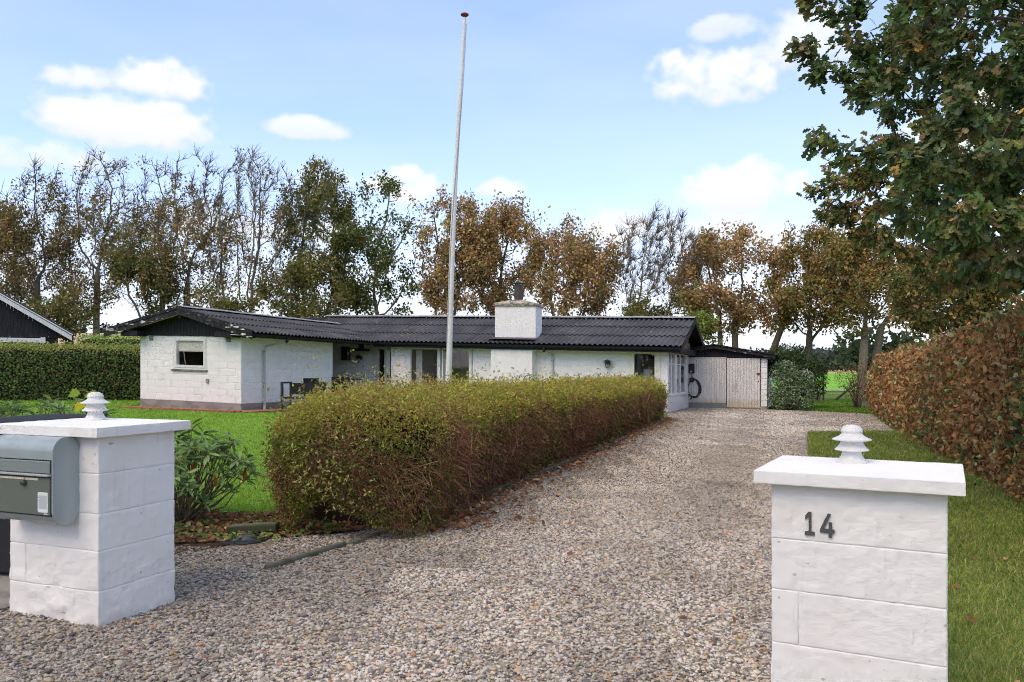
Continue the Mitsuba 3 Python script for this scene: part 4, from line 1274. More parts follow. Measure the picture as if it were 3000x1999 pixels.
# ------------------------------------------------------------------ trees
def colonize(attr, nodes, parents, step, di, dk, iters, r, tropism=(0, 0, .12)):
    """Space colonisation: branches grow step by step towards the attraction points."""
    nodes, parents = [np.array(p, float) for p in nodes], list(parents)
    A = np.array(attr, float)
    for _ in range(iters):
        if not len(A):
            break
        N = np.array(nodes)
        d, i = cKDTree(N).query(A, distance_upper_bound=di)
        ok = np.isfinite(d)
        if not ok.any():
            break
        dirs = np.zeros_like(N)
        np.add.at(dirs, i[ok], unit(A[ok] - N[i[ok]]))
        grow = np.unique(i[ok])
        new = N[grow] + step * unit(unit(dirs[grow]) + np.array(tropism) + r.normal(0, .18, (len(grow), 3)))
        dd, _ = cKDTree(N).query(new)
        keep = dd > step * .45
        if not keep.any():
            break
        for g, q in zip(grow[keep], new[keep]):
            parents.append(int(g))
            nodes.append(q)
        dist, _ = cKDTree(np.array(nodes)).query(A)
        A = A[dist > dk]
    return np.array(nodes), np.array(parents)


def radii(parents, tip, power=2.1, rmax=9.):
    n = len(parents)
    acc = np.zeros(n)
    kids = np.bincount(parents[parents >= 0], minlength=n)
    acc[kids == 0] = tip ** power
    for k in range(n - 1, -1, -1):
        if parents[k] >= 0:
            acc[parents[k]] += acc[k]
    return np.minimum(np.maximum(acc, tip ** power) ** (1 / power), rmax), kids


def blob_points(n, blobs, r, clump=0, seed=0, power=.75):
    """Points spread through the union of ellipsoids (cx, cy, cz, rx, ry, rz); clump > 0 leaves noise-shaped gaps."""
    B = np.array(blobs, float)
    w = (B[:, 3] * B[:, 4] * B[:, 5]) ** power
    i = r.choice(len(B), n * 3, p=w / w.sum())
    p = B[i, :3] + rand_dir(n * 3, r) * (r.random((n * 3, 1)) ** (1 / 2.6)) * B[i, 3:]
    if clump:
        p = p[fbm(p * .75, 2, seed) > clump]
    return p[:n]


def tree(label, cat_name, x, y, stems, blobs, palette, n_leaf, leaf, bark, seed, n_attr=950, step=.40, tip=.016, clump=.38, group=None, twig=0, spread=.30, leaf_low=0.0, tmpl=LEAF, name='tree', trop=(.03, 0, .16), cluster=.55, mat='m_leaf', zb=None, open_=.10):
    """stems: [(x, y, lean x, height of first fork, radius)]; blobs in world metres."""
    r = np.random.default_rng(seed)
    key = thing(name, label, cat_name, group)
    A = blob_points(n_attr, blobs, r, clump, seed)
    nodes, parents, stem_r = [], [], []
    for sx, sy, lean, hf, rad in stems:
        g = float(gz(sx, sy)) - .1
        n = max(2, int(hf / step))
        par = -1
        for k in range(n + 1):
            t = k / n
            b = min(1., .25 + 2.2 * t)
            nodes.append((stems[0][0] + (sx - stems[0][0]) * b + lean * t + .10 * math.sin(3 * t + seed), sy + .08 * math.sin(4 * t + 2 * seed), g + hf * t))
            parents.append(par)
            par = len(nodes) - 1
    N, P = colonize(A, nodes, parents, step, 3.4, step * 1.5, 60, r, trop)
    R, kids = radii(P, tip)
    # stems keep their measured girth
    k = 0
    for sx, sy, lean, hf, rad in stems:
        n = max(2, int(hf / step)) + 1
        base = R[k]
        R[k:k + n] = np.maximum(R[k:k + n], np.linspace(rad, rad * .72, n))
        k += n
    R = np.minimum(R, max(s[4] for s in stems))
    for q in range(len(P)):
        if P[q] >= 0:
            R[q] = min(R[q], R[P[q]])
    c = np.where(P >= 0)[0]
    nb = np.array(bark)
    m = MB()
    for lo, hi, sides in ((0, .02, 3), (.02, .06, 4), (.06, 9, 8)):
        s = c[(R[c] >= lo) & (R[c] < hi)]
        if len(s):
            v, f = tubes(N[P[s]], N[s] + (N[s] - N[P[s]]) * .06, np.minimum(R[P[s]], R[s] * 1.6), R[s], sides)
            m.add(v, f, nb * np.clip(.65 + .8 * fbm(v * np.array([5, 5, 1.2]), 3, 3), .5, 1.5)[:, None])
    tips = np.where((kids == 0) | (R < tip * 1.9))[0]
    if twig:
        tp = r.choice(tips, twig)
        d0 = unit(N[tp] - N[np.maximum(P[tp], 0)] + np.array([.25, 0, .55]) + .45 * r.normal(size=(twig, 3)))
        L = r.uniform(.25, .75, (twig, 1))
        mid = N[tp] + d0 * L * .5
        end = mid + unit(d0 + np.array([.15, 0, .2]) + .3 * r.normal(size=(twig, 3))) * L * .5
        for a, b, r0, r1 in ((N[tp], mid, .013, .010), (mid, end, .010, .006)):
            v, f = tubes(a, b, r0, r1, 3)
            m.add(v, f, nb * .8)
    m.put(key + '__trunk', 'm_matte', False)
    if n_leaf:
        z0, z1 = N[tips, 2].min(), N[tips, 2].max()
        w = np.clip(fbm(N[tips] * .6, 3, seed + 3) - .30, .02, 1)
        if leaf_low:
            lowf = np.clip(1.1 - leaf_low * np.clip((N[tips, 2] - z0) / (z1 - z0), 0, 1), .03, 1)
        if open_:
            w = np.clip(fbm(N[tips] * .8, 3, seed + 3) - .30 - open_, .002, 1)
        if leaf_low:
            w = w * lowf
        nc = max(1, int(n_leaf * 1.8 / 9))
        ctr = N[r.choice(tips, nc, p=w / w.sum())] + r.normal(0, spread * .55, (nc, 3))
        pos = np.repeat(ctr, 9, 0) + r.normal(0, spread * cluster, (nc * 9, 3))
        n = len(pos)
        v, f = leaves(pos, rand_dir(n, r) + [0, 0, -.25], rand_dir(n, r) + [0, -.2, .55], leaf * .84 * r.uniform(.65, 1.3, n), tmpl)
        base = leaf_colors(nc, palette, r, .18)
        col = np.repeat(np.repeat(base, 9, 0) * r.lognormal(0, .22, (n, 1)), len(tmpl[0]), 0)
        put(key + '__crown', (v, f), mat, False, np.clip(col, .004, .7))
        labels[key + '__crown'] = {'kind': 'stuff'}
    return key


BROWN = [(5, (.150, .112, .05)), (3, (.12, .09, .042)), (2.5, (.11, .11, .04)), (1, (.21, .13, .055))]
OLIVE = [(5, (.085, .085, .025)), (3, (.06, .075, .022)), (2, (.12, .10, .04)), (1, (.16, .13, .045))]
GREEN = [(5, (.045, .066, .021)), (3, (.07, .08, .026)), (2, (.11, .08, .03))]
ORANGE = [(5, (.235, .145, .066)), (3, (.17, .105, .05)), (3, (.12, .115, .042)), (2, (.32, .21, .105))]
RUSTOL = [(4, (.17, .105, .042)), (3, (.11, .10, .034)), (2, (.075, .085, .025)), (1.5, (.24, .16, .055))]
BARK, GBARK = (.135, .115, .085), (.18, .16, .12)


def at(u, Y):
    return (u - 1500) / 2400 * Y


def zz(v, Y):
    return CAM_H + (1078 - v) / 2400 * Y


def crown(u, hw, vt, vb, Y, lobes, seed, depth=.8):
    """Ellipsoids for a crown: a main body and a few lobes."""
    r = np.random.default_rng(seed)
    s = Y / 2400
    cx, cz, rx, rz = at(u, Y), zz((vt + vb) / 2, Y), hw * s, (vb - vt) / 2 * s
    out = [(cx, Y, cz, rx * 1.02, rx * .8 * depth, rz)]
    for k in range(lobes):
        a = r.uniform(0, 2 * np.pi)
        out.append((cx + rx * .6 * math.cos(a), Y + rx * .5 * r.uniform(-1, 1), cz + rz * .62 * math.sin(a), rx * r.uniform(.32, .5), rx * .45, rz * r.uniform(.25, .4)))
    return out


def stem(u, Y, lean=0., hf=4.0, rad=.15):
    return (at(u, Y), Y, lean, hf, rad)


# the row of trees behind the house: (label, stems, crown, palette, leaves, leaf size, ...)
ROW = [
    ('brown-leaved tree cut off by the left edge of the picture', [stem(-25, 41, .1, 4.5, .14)], crown(-15, 95, 555, 930, 41, 4, 1), BROWN, 3780, .19, dict(seed=101, twig=160)),
    ('tall thin brown tree with bare top above the neighbouring house', [stem(108, 42, .1, 5.5, .19), stem(148, 42.6, .5, 4, .12)], crown(115, 105, 462, 960, 42, 5, 2), BROWN, 3132, .17, dict(seed=102, twig=900, leaf_low=1.0, clump=.36)),
    ('tall brown tree with two grey trunks and windswept bare crown', [stem(282, 43, .1, 6, .21), stem(238, 42.4, -1.0, 5, .17)], crown(290, 122, 420, 940, 43, 6, 3), BROWN, 3393, .17, dict(seed=103, twig=1200, leaf_low=.9, clump=.36, n_attr=1088)),
    ('low dense dark green tree left of the wing ridge', [stem(425, 40, .0, 2.5, .14), stem(455, 40.4, .2, 2.6, .12)], crown(415, 112, 610, 945, 40, 5, 4), GREEN[:2] + BROWN[:2], 5270, .18, dict(seed=104, open_=.12, clump=.42)),
    ('slender brown tree standing behind the dense dark green one', [stem(470, 45, .1, 5.5, .15)], crown(455, 75, 445, 900, 45, 4, 5), BROWN, 1716, .17, dict(seed=105, twig=700, leaf_low=.6)),
    ('thick-trunked sparse brown tree above the wing ridge', [stem(535, 41, .1, 5.2, .24), stem(522, 41.5, -.2, 4.4, .13)], crown(560, 118, 418, 930, 41, 6, 6), BROWN, 2631, .17, dict(seed=106, twig=1200, leaf_low=.9, clump=.36, n_attr=1088)),
    ('vase-shaped many-stemmed tree with mostly bare upswept branches', [stem(690, 41, .7, 3.2, .18), stem(720, 41.3, .3, 3.2, .17), stem(705, 40.6, -.8, 3.0, .15)], crown(735, 165, 425, 930, 41, 6, 7), BROWN[1:], 2310, .16, dict(seed=107, twig=1700, leaf_low=1.0, clump=.33, n_attr=1360, trop=(.1, 0, .3))),
    ('tall olive-green tree in the middle of the row', [stem(960, 42, .1, 4.2, .20), stem(930, 42.5, -.6, 4.2, .15)], crown(930, 130, 462, 960, 42, 6, 8), OLIVE, 6560, .19, dict(seed=108, twig=500, n_attr=1088)),
    ('low broad olive tree whose foliage reaches the roof line', [stem(880, 40, 0, 1.4, .12), stem(930, 40.3, .2, 1.4, .12)], crown(895, 150, 745, 980, 40, 5, 9), OLIVE, 4800, .18, dict(seed=109)),
    ('green oak with open lower branches left of the flagpole', [stem(1102, 41, .1, 3.6, .21), stem(1080, 41.4, -.5, 3.2, .11)], crown(1120, 138, 508, 950, 41, 6, 10), GREEN[:2] + OLIVE[:2], 4600, .20, dict(seed=110, clump=.42)),
    ('rust-brown oak directly behind the flagpole', [stem(1322, 41, .1, 3.4, .20), stem(1290, 41.6, -.4, 3.4, .13)], crown(1335, 130, 545, 950, 41, 6, 11), ORANGE, 7480, .20, dict(seed=111, n_attr=1020)),
    ('rust-brown oak directly behind the chimney', [stem(1462, 42, .0, 3.2, .22)], crown(1485, 125, 562, 950, 42, 6, 12), ORANGE, 7480, .20, dict(seed=112, n_attr=1020)),
    ('broad rust-brown oak to the right of the chimney', [stem(1625, 41, .0, 3.0, .19), stem(1650, 41.5, .8, 3.0, .13)], crown(1665, 158, 632, 960, 41, 6, 13), ORANGE, 7589, .20, dict(seed=113, n_attr=1054)),
    ('bare grey tree with fine twigs above the right roof end', [stem(1905, 40, .35, 3.0, .15), stem(1893, 40.2, -.5, 3.2, .11)], [(at(1930, 40), 40, zz(775, 40), 2.3, 1.9, 2.75), (at(1880, 40), 40, zz(860, 40), 1.2, 1.0, 1.2), (at(1985, 40), 40, zz(800, 40), 1.2, 1.0, 1.6)], OLIVE, 160, .13, dict(seed=114, twig=2600, n_attr=1300, clump=0, leaf_low=1.3, trop=(.02, 0, .12), tip=.012)),
    ('wide orange-brown oak with leaning trunk behind the shed', [stem(2115, 40, .0, 4.2, .15), stem(2152, 39.6, .15, 4.2, .19), stem(2205, 39.2, 1.6, 3.8, .20)], crown(2150, 178, 648, 985, 40, 7, 15), ORANGE, 7819, .20, dict(seed=115, n_attr=1224, clump=.42)),
    ('olive-brown oak right of the shed with one dark trunk', [stem(2392, 38, -.3, 3.2, .21)], crown(2390, 180, 628, 1000, 38, 7, 16), RUSTOL, 8200, .20, dict(seed=116, n_attr=1224)),
    ('olive-brown oak with twin grey trunks above the hedge end', [stem(2535, 35, -.1, 3.4, .22), stem(2560, 35.3, .2, 3.4, .22)], crown(2590, 205, 640, 1010, 35, 7, 17), RUSTOL, 9200, .19, dict(seed=117, n_attr=1292)),
    ('dark green-brown tree rising behind the right hedge', [stem(2800, 27, 0, 2.5, .16)], crown(2800, 190, 690, 1010, 27, 6, 18), RUSTOL[:3] + GREEN[:1], 8200, .17, dict(seed=118, n_attr=1020)),
    ('small yellow-green tree just behind the shed ridge', [stem(2070, 37, 0, 1.6, .10)], crown(2075, 75, 915, 1050, 37, 3, 19), [(3, (.085, .13, .03)), (2, (.15, .12, .04))], 2400, .18, dict(seed=119, n_attr=240)),
    ('small brown understorey tree behind the left hedge', [stem(200, 38, 0, 1.6, .10), stem(165, 38, 0, 1.4, .08)], crown(185, 105, 840, 1000, 38, 3, 20), OLIVE[:2] + BROWN[:1], 2080, .18, dict(seed=120, n_attr=260)),
    ('small olive understorey tree behind the wing', [stem(590, 38, 0, 1.2, .09)], crown(640, 130, 800, 980, 38, 4, 21), OLIVE + BROWN[:1], 1840, .17, dict(seed=121, n_attr=260, clump=.44)),
    ('small olive understorey tree left of the bare grey tree', [stem(1990, 39, 0, 1.4, .09)], crown(1945, 120, 850, 1000, 39, 4, 22), OLIVE, 1900, .16, dict(seed=122, n_attr=260, clump=.45)),
    ('thin brown tree at the far left behind the neighbouring house', [stem(35, 46, 0, 4, .12)], crown(40, 80, 620, 960, 46, 4, 23), BROWN, 2028, .18, dict(seed=123, n_attr=300)),
]
for lab, stems, blobs, pal, nl, ls, kw in ROW:
    bare = 'bare grey' in lab
    tree(lab, 'tree', 0, 0, stems, blobs, pal, nl, ls, (.22, .185, .135) if bare else GBARK if ('grey' in lab or 'vase' in lab) else BARK, group='row of autumn trees behind the house', **kw)

# far-off woods on the horizon
def woods(key, label, x0, x1, y0, y1, n, h, col, seed):
    r = np.random.default_rng(seed)
    cx, cy = r.uniform(x0, x1, n), r.uniform(y0, y1, n)
    rad = h * r.uniform(.28, .5, n)
    k = 150
    d = rand_dir(n * k, r) * (r.random((n * k, 1)) ** .4)
    hh = np.repeat(h * r.uniform(.7, 1.1, n), k)
    R = np.repeat(rad, k)
    p = np.column_stack([np.repeat(cx, k) + d[:, 0] * R, np.repeat(cy, k) + d[:, 1] * R, np.repeat(gz(cx, cy), k) + hh * (.52 + .5 * d[:, 2])])
    v, f = leaves(p, rand_dir(len(p), r), rand_dir(len(p), r) + [0, 0, .5], h * .16 * r.uniform(.7, 1.4, len(p)), LEAF)
    c = np.repeat(np.repeat(np.array(col) * r.lognormal(0, .2, (n, 1)), k, 0) * r.lognormal(0, .2, (n * k, 1)), 4, 0)
    t = thing(key, label, 'woods', kind='stuff')
    put(t, (v, f), 'm_leaf', False, c)


woods('far_woods', 'distant dark green woods beyond the bright field on the right', 78, 150, 205, 235, 90, 6.2, (.075, .10, .075), 1)
woods('far_woods', 'distant blue-green wood edge behind the field on the far right', 100, 200, 330, 360, 90, 9.5, (.10, .125, .13), 2)
woods('far_woods', 'distant dark woods on the pale hill at the left', -190, -60, 225, 245, 60, 4.5, (.045, .06, .04), 3)
woods('tall_far_trees', 'round green trees at the near edge of the far field', 74, 86, 172, 184, 9, 9.5, (.07, .10, .055), 4)


woods('boundary_trees', 'dense trees along the left garden boundary outside the picture, seen only as window reflections', -52, -44, -6, 30, 34, 8.0, (.05, .07, .03), 6)
woods('roadside_trees', 'dense green trees across the lane behind the viewpoint, seen only as window reflections', -34, 34, -26, -20, 46, 7.0, (.05, .07, .03), 5)

# ------------------------------------------------------------------ the near oaks on the right
r = np.random.default_rng(77)
OAKPAL = [(6, (.052, .080, .027)), (4, (.070, .100, .052)), (3, (.095, .108, .036)), (2.2, (.145, .112, .055)), (.3, (.26, .18, .05))]


def oak(label, trunk, blobs, n_attr, n_leaf, leaf, seed, tmpl, pal, parts, step=.24):
    r = np.random.default_rng(seed)
    key = thing('oak_tree', label, 'oak tree')
    A = blob_points(n_attr, blobs, r, .36, seed, .5)
    tx, ty = trunk
    nodes, parents = [], []
    g = float(gz(tx, ty)) - .1
    for k in range(13):
        nodes.append((tx + .03 * math.sin(k), ty, g + k * .26))
        parents.append(k - 1)
    N, P = colonize(A, nodes, parents, step, 4.5, step * 1.5, 70, r, (0, 0, .02))
    R, kids = radii(P, .006, 2.25)
    R = np.minimum(R, .3)
    R[:13] = np.maximum(R[:13], np.linspace(.34, .24, 13))
    m = MB()
    c = np.where(P >= 0)[0]
    for lo, hi, sides in ((0, .015, 4), (.015, .05, 6), (.05, 9, 10)):
        s = c[(R[c] >= lo) & (R[c] < hi)]
        v, f = tubes(N[P[s]], N[s] + (N[s] - N[P[s]]) * .05, np.minimum(R[P[s]], R[s] * 1.5), R[s], sides)
        m.add(v, f, np.array([.10, .088, .07]) * np.clip(.6 + .8 * fbm(v * np.array([9, 9, 3]), 3, 3), .5, 1.5)[:, None])
    m.put(key + '__trunk', 'm_matte')
    tips = np.where((kids == 0) | (R < .0105))[0]
    nc = n_leaf // 6
    w = np.clip(fbm(N[tips] * 1.3, 3, seed) - .2, .05, 1)
    ctr = N[r.choice(tips, nc, p=w / w.sum())] + r.normal(0, .05, (nc, 3))
    out = unit(ctr - np.array(blobs[0][:3]) + [0, 0, -.2])
    pos = np.repeat(ctr, 6, 0) + r.normal(0, leaf * .25, (nc * 6, 3))
    ax = np.repeat(out, 6, 0) * .8 + rand_dir(nc * 6, r) + [0, 0, -.35]
    up = rand_dir(nc * 6, r) * .7 + [-.1, -.25, .75]
    size = leaf * r.uniform(.7, 1.25, nc * 6)
    col = np.repeat(leaf_colors(nc, pal, r, .15), 6, 0) * r.lognormal(0, .2, (nc * 6, 1))
    n = len(pos)
    k = len(tmpl[0])
    show = np.argsort(-size / np.linalg.norm(pos - [0, 0, CAM_H], axis=1) + 9 * ((np.abs(pos[:, 0] / pos[:, 1]) > .62) | (pos[:, 2] > CAM_H + .445 * pos[:, 1])))[:parts]
    rest = np.setdiff1d(np.arange(n), show)
    v, f = leaves(pos[rest], ax[rest], up[rest], size[rest], tmpl)
    put(key + '__foliage', (v, f), 'm_leaf', True, np.repeat(np.clip(col[rest], .004, .7), k, 0))
    labels[key + '__foliage'] = {'kind': 'stuff'}
    for q in show:
        v, f = leaves(pos[q:q + 1], ax[q:q + 1], up[q:q + 1], size[q:q + 1], tmpl)
        put(key + '__leaf', (v, f), 'm_leaf', True, np.clip(col[q], .004, .7))


oak('near oak with large lobed green leaves overhanging the right side', (9.2, 9.4),
    [(4.6, 7.3, 3.9, 1.3, 1.1, 1.7), (3.15, 7.0, 3.92, .92, .4, .24), (2.62, 7.0, 3.88, .36, .3, .20), (3.15, 6.9, 3.25, .66, .5, .36), (2.78, 6.9, 3.2, .3, .3, .24), (2.9, 7.1, 4.75, .5, .4, .3), (4.0, 6.9, 3.3, .9, .8, 1.0), (5.4, 7.6, 5.6, 2.3, 1.5, 1.4), (3.0, 7.1, 4.5, .62, .5, .3),
     (3.75, 6.6, 2.5, .60, .5, .42), (4.6, 7.0, 2.5, .9, .7, .5), (5.6, 7.6, 3.6, 1.2, 1.0, 1.3), (3.7, 7.0, 4.3, .8, .7, .7), (5.4, 9.0, 4.3, 1.4, 1.0, 1.9), (4.2, 7.6, 2.9, .8, .6, .6), (4.3, 7.4, 3.6, .7, .5, 1.1), (4.3, 7.0, 2.45, .7, .5, .4), (4.5, 8.0, 3.2, .7, .5, 1.2)], 5600, 46000, .093, 301, OAK, OAKPAL, 300)
oak('second oak with smaller olive leaves behind the near one, over the right hedge', (9.6, 14.0),
    [(6.2, 12.3, 3.9, 1.3, 1.0, 1.0), (4.9, 12.0, 3.85, .55, .5, .5), (5.1, 12.0, 4.6, .45, .5, .45), (7.4, 12.8, 4.2, 1.4, 1.2, 1.6), (5.6, 12.1, 3.5, .8, .6, .5), (6.8, 12.3, 3.0, 1.0, .8, .6)], 1900, 13000, .10, 302, OAK,
    [(4, (.075, .09, .03)), (3, (.055, .08, .028)), (3, (.15, .11, .05)), (1, (.22, .16, .05))], 150)

# ------------------------------------------------------------------ hedges
def path_frame(pts, s):
    pts = np.array(pts, float)
    L = np.concatenate([[0], np.cumsum(np.linalg.norm(np.diff(pts, axis=0), axis=1))])
    p = np.column_stack([np.interp(s, L, pts[:, i]) for i in (0, 1)])
    e = .3
    d = np.column_stack([np.interp(np.clip(s + e, 0, L[-1]), L, pts[:, i]) - np.interp(np.clip(s - e, 0, L[-1]), L, pts[:, i]) for i in (0, 1)])
    d = unit(d)
    return p, d, L[-1]


def profile_point(prof, t):
    """Point and outward normal on a cross-section outline (offset to the right of the path, height) at the share t of its length."""
    q = np.array(prof, float)
    L = np.concatenate([[0], np.cumsum(np.linalg.norm(np.diff(q, axis=0), axis=1))])
    L /= L[-1]
    o = np.column_stack([np.interp(t, L, q[:, i]) for i in (0, 1)])
    e = .03
    d = np.column_stack([np.interp(np.clip(t + e, 0, 1), L, q[:, i]) - np.interp(np.clip(t - e, 0, 1), L, q[:, i]) for i in (0, 1)])
    d = unit(d)
    return o, np.column_stack([-d[:, 1], d[:, 0]])


def hedge_core(pts, prof, shrink, ends=True, ns=40):
    q = np.array(prof, float)
    c = np.array([q[:, 0].mean(), q[:, 1].mean() * .9])
    q = c + (q - c) * shrink
    q[:, 1] = np.where(np.array(prof)[:, 1] < .06, -.05, q[:, 1])
    _, _, L = path_frame(pts, np.array([0.]))
    s = np.linspace(.12, L - .12, ns)
    p, d, _ = path_frame(pts, s)
    rt = np.column_stack([d[:, 1], -d[:, 0]])
    xy = p[:, None] + q[None, :, :1] * rt[:, None]
    z = q[None, :, 1] + gz(xy[..., 0], xy[..., 1])
    v = np.concatenate([xy, z[..., None]], -1)
    v = v + (.07 * (fbm(v * 3.0, 3, 4) - .5))[..., None]
    k = len(q)
    i, j = np.meshgrid(np.arange(ns - 1), np.arange(k - 1), indexing='ij')
    f = np.stack([i * k + j, i * k + j + 1, (i + 1) * k + j + 1, (i + 1) * k + j], -1).reshape(-1, 4)
    f = np.vstack([f[:, [0, 1, 2]], f[:, [0, 2, 3]]])
    fan = np.array([[0, a, a + 1] for a in range(1, k - 1)])
    return v.reshape(-1, 3), np.vstack([f, fan, fan + (ns - 1) * k])


def hedge_points(pts, prof, n, r, depth, lump, seed, weight=None, end_share=.0, hfun=lambda s: 1.0 + 0 * s):
    """Places on and just under the clipped surface, with outward directions; some on the near end face."""
    _, _, L = path_frame(pts, np.array([0.]))
    s, t = r.uniform(0, L, n), r.uniform(0, 1, n)
    if weight is not None:
        k = r.random(n) < weight(s, t)
        s, t = s[k], t[k]
    o, nn = profile_point(prof, t)
    p, d, _ = path_frame(pts, s)
    rt = np.column_stack([d[:, 1], -d[:, 0]])
    x = np.column_stack([p + o[:, :1] * rt, o[:, 1]])
    nrm = np.column_stack([nn[:, :1] * rt, nn[:, 1]])
    ne = int(len(s) * end_share)
    if ne:
        # the rounded near end: points of the profile pulled towards the middle and forward
        te = r.uniform(0, 1, ne)
        oe, ne_n = profile_point(prof, te)
        g = r.uniform(0, 1, ne) ** .6
        c = np.array([0, np.array(prof)[:, 1].max() * .35])
        oe = c + (oe - c) * g[:, None]
        p0, d0, _ = path_frame(pts, np.zeros(ne))
        r0 = np.column_stack([d0[:, 1], -d0[:, 0]])
        bulge = np.sqrt(np.maximum(0, 1 - g ** 2)) * .55
        xe = np.column_stack([p0 + oe[:, :1] * r0 - d0 * bulge[:, None], oe[:, 1]])
        ae = unit(np.column_stack([ne_n[:, :1] * r0 * g[:, None] - d0 * (1.1 - g)[:, None], ne_n[:, 1] * g + .15]))
        x, nrm, s, t = np.vstack([x, xe]), np.vstack([nrm, ae]), np.concatenate([s, -bulge]), np.concatenate([t, te])
    x[:, 2] *= hfun(s)
    h = x[:, 2].copy()
    x[:, 2] += gz(x[:, 0], x[:, 1])
    disp = lump * (fbm(x * 1.7, 3, seed) - .5) * 2 - depth * r.exponential(.45, len(x))
    return x + nrm * disp[:, None], nrm, s, t, h


# the front hedge: yellow-green tips on top, bare red-brown twigs on the sides
fh = thing('front_hedge', 'long clipped hedge beside the gravel drive, yellow-green on top with brown twiggy sides', 'hedge')
FPATH = [(-1.30, 6.62), (-1.14, 7.4), (-.95, 8.55), (-.45, 10.2), (1.8, 17.3), (3.55, 22.8)]
FPROF = [(-.44, 0), (-.54, .30), (-.60, .62), (-.58, .86), (-.42, .98), (0, 1.01), (.44, .98), (.66, .88), (.72, .64), (.66, .30), (.56, 0)][::-1]
MB().add(*hedge_core(FPATH, FPROF, .80), c=(.032, .016, .011)).put(fh + '__branches', 'm_matte', True)
r = np.random.default_rng(42)
fade = lambda s: 3.2 / (3.2 + np.maximum(s, 0))          # nearer parts need more and smaller pieces
p, nr, s, t, h = hedge_points(FPATH, FPROF, 150000, r, .10, .06, 7, lambda s, t: np.clip(fade(s) * 1.25, 0, 1), .10)
n = len(p)
patch = fbm(p * np.array([1.3, 1.3, 1.0]), 3, 12)
line = .66 + .9 * (fbm(p * np.array([2.1, 2.1, .6]), 3, 77) - .5)
green_share = np.clip((h - line) / .22, 0, 1) * .93 + np.clip((.36 - h) / .4, 0, 1) * .35 * (patch > .48) + .50 * np.clip((patch - .56) * 8, 0, 1) + np.clip((s - 8) / 8, 0, .10) + .10 + .34 * (s < .25)
isl = r.random(n) < np.clip(green_share, .03, 1)
# twigs
q = np.where(~isl)[0]
ax = unit(nr[q] * .75 + np.array([0, 0, .75]) + .55 * r.normal(size=(len(q), 3)))
L = r.uniform(.08, .24, len(q))
rad = r.uniform(.0016, .0032, len(q)) * np.clip(.7 + s[q] * .09, .9, 2.6)
v, f = tubes(p[q] - ax * .06, p[q] + ax * (L - .06)[:, None], rad, rad * .5, 3)
tw = np.array([(.235, .105, .058), (.165, .078, .046), (.36, .215, .135), (.10, .058, .038)])[r.choice(4, len(q), p=[.45, .3, .12, .13])] * r.lognormal(0, .2, (len(q), 1))
put(fh + '__twigs', (v, f), 'm_matte', False, np.repeat(tw, 6, 0))
# leaves, in little sprigs of three along each green shoot
q = np.where(isl)[0]
ax = unit(nr[q] * .7 + np.array([0, 0, .6]) + .6 * r.normal(size=(len(q), 3)))
k = 3
pos = np.repeat(p[q], k, 0) + np.repeat(ax, k, 0) * r.uniform(-.02, .09, (len(q) * k, 1)) + r.normal(0, .012, (len(q) * k, 3))
la = np.repeat(ax, k, 0) * .7 + rand_dir(len(pos), r) * .8
size = np.repeat(.030 + .0022 * np.clip(s[q], 0, 16), k) * r.uniform(.7, 1.3, len(pos))
v, f = leaves(pos, la, rand_dir(len(pos), r) + [0, 0, .6], size, LEAF, .75)
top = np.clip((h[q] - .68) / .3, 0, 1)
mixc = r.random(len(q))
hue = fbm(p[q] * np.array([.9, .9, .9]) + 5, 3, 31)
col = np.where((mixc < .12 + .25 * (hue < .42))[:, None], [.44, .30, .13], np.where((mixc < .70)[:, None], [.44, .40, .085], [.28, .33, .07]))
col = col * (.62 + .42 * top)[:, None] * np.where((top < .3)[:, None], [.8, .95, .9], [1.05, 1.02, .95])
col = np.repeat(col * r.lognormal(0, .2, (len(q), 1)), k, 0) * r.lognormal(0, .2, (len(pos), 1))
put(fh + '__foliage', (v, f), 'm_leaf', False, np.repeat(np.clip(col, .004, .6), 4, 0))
# loose shoots sticking out of the near end and the top
n = 900
ps, nrs, ss_, ts, hs = hedge_points(FPATH, FPROF, n, r, .02, .08, 7, lambda s, t: np.clip(fade(s) * 1.3, 0, 1), .35)
k = hs > .15
ps, nrs = ps[k], nrs[k]
ax = unit(nrs + .35 * r.normal(size=ps.shape) + [0, 0, .35])
L = r.uniform(.1, .32, len(ps))[:, None]
v, f = tubes(ps, ps + ax * L, .0024, .0012, 4)
put(fh + '__shoots', (v, f), 'm_matte', False, np.broadcast_to([.13, .075, .045], (len(v), 3)))
sp = np.repeat(ps, 7, 0) + np.repeat(ax * L, 7, 0) * r.uniform(.3, 1.05, (len(ps) * 7, 1))
v, f = leaves(sp, np.repeat(ax, 7, 0) * .5 + rand_dir(len(sp), r), rand_dir(len(sp), r), .028 * r.uniform(.7, 1.4, len(sp)), LEAF, .8)
put(fh + '__shoot_leaves', (v, f), 'm_leaf', False, np.repeat(leaf_colors(len(sp), [(3, (.21, .20, .06)), (2, (.14, .17, .045)), (1, (.28, .19, .09))], r), 4, 0))
for k in ('twigs', 'foliage', 'shoots', 'shoot_leaves'):
    labels[f'{fh}__{k}'] = {'kind': 'stuff'}

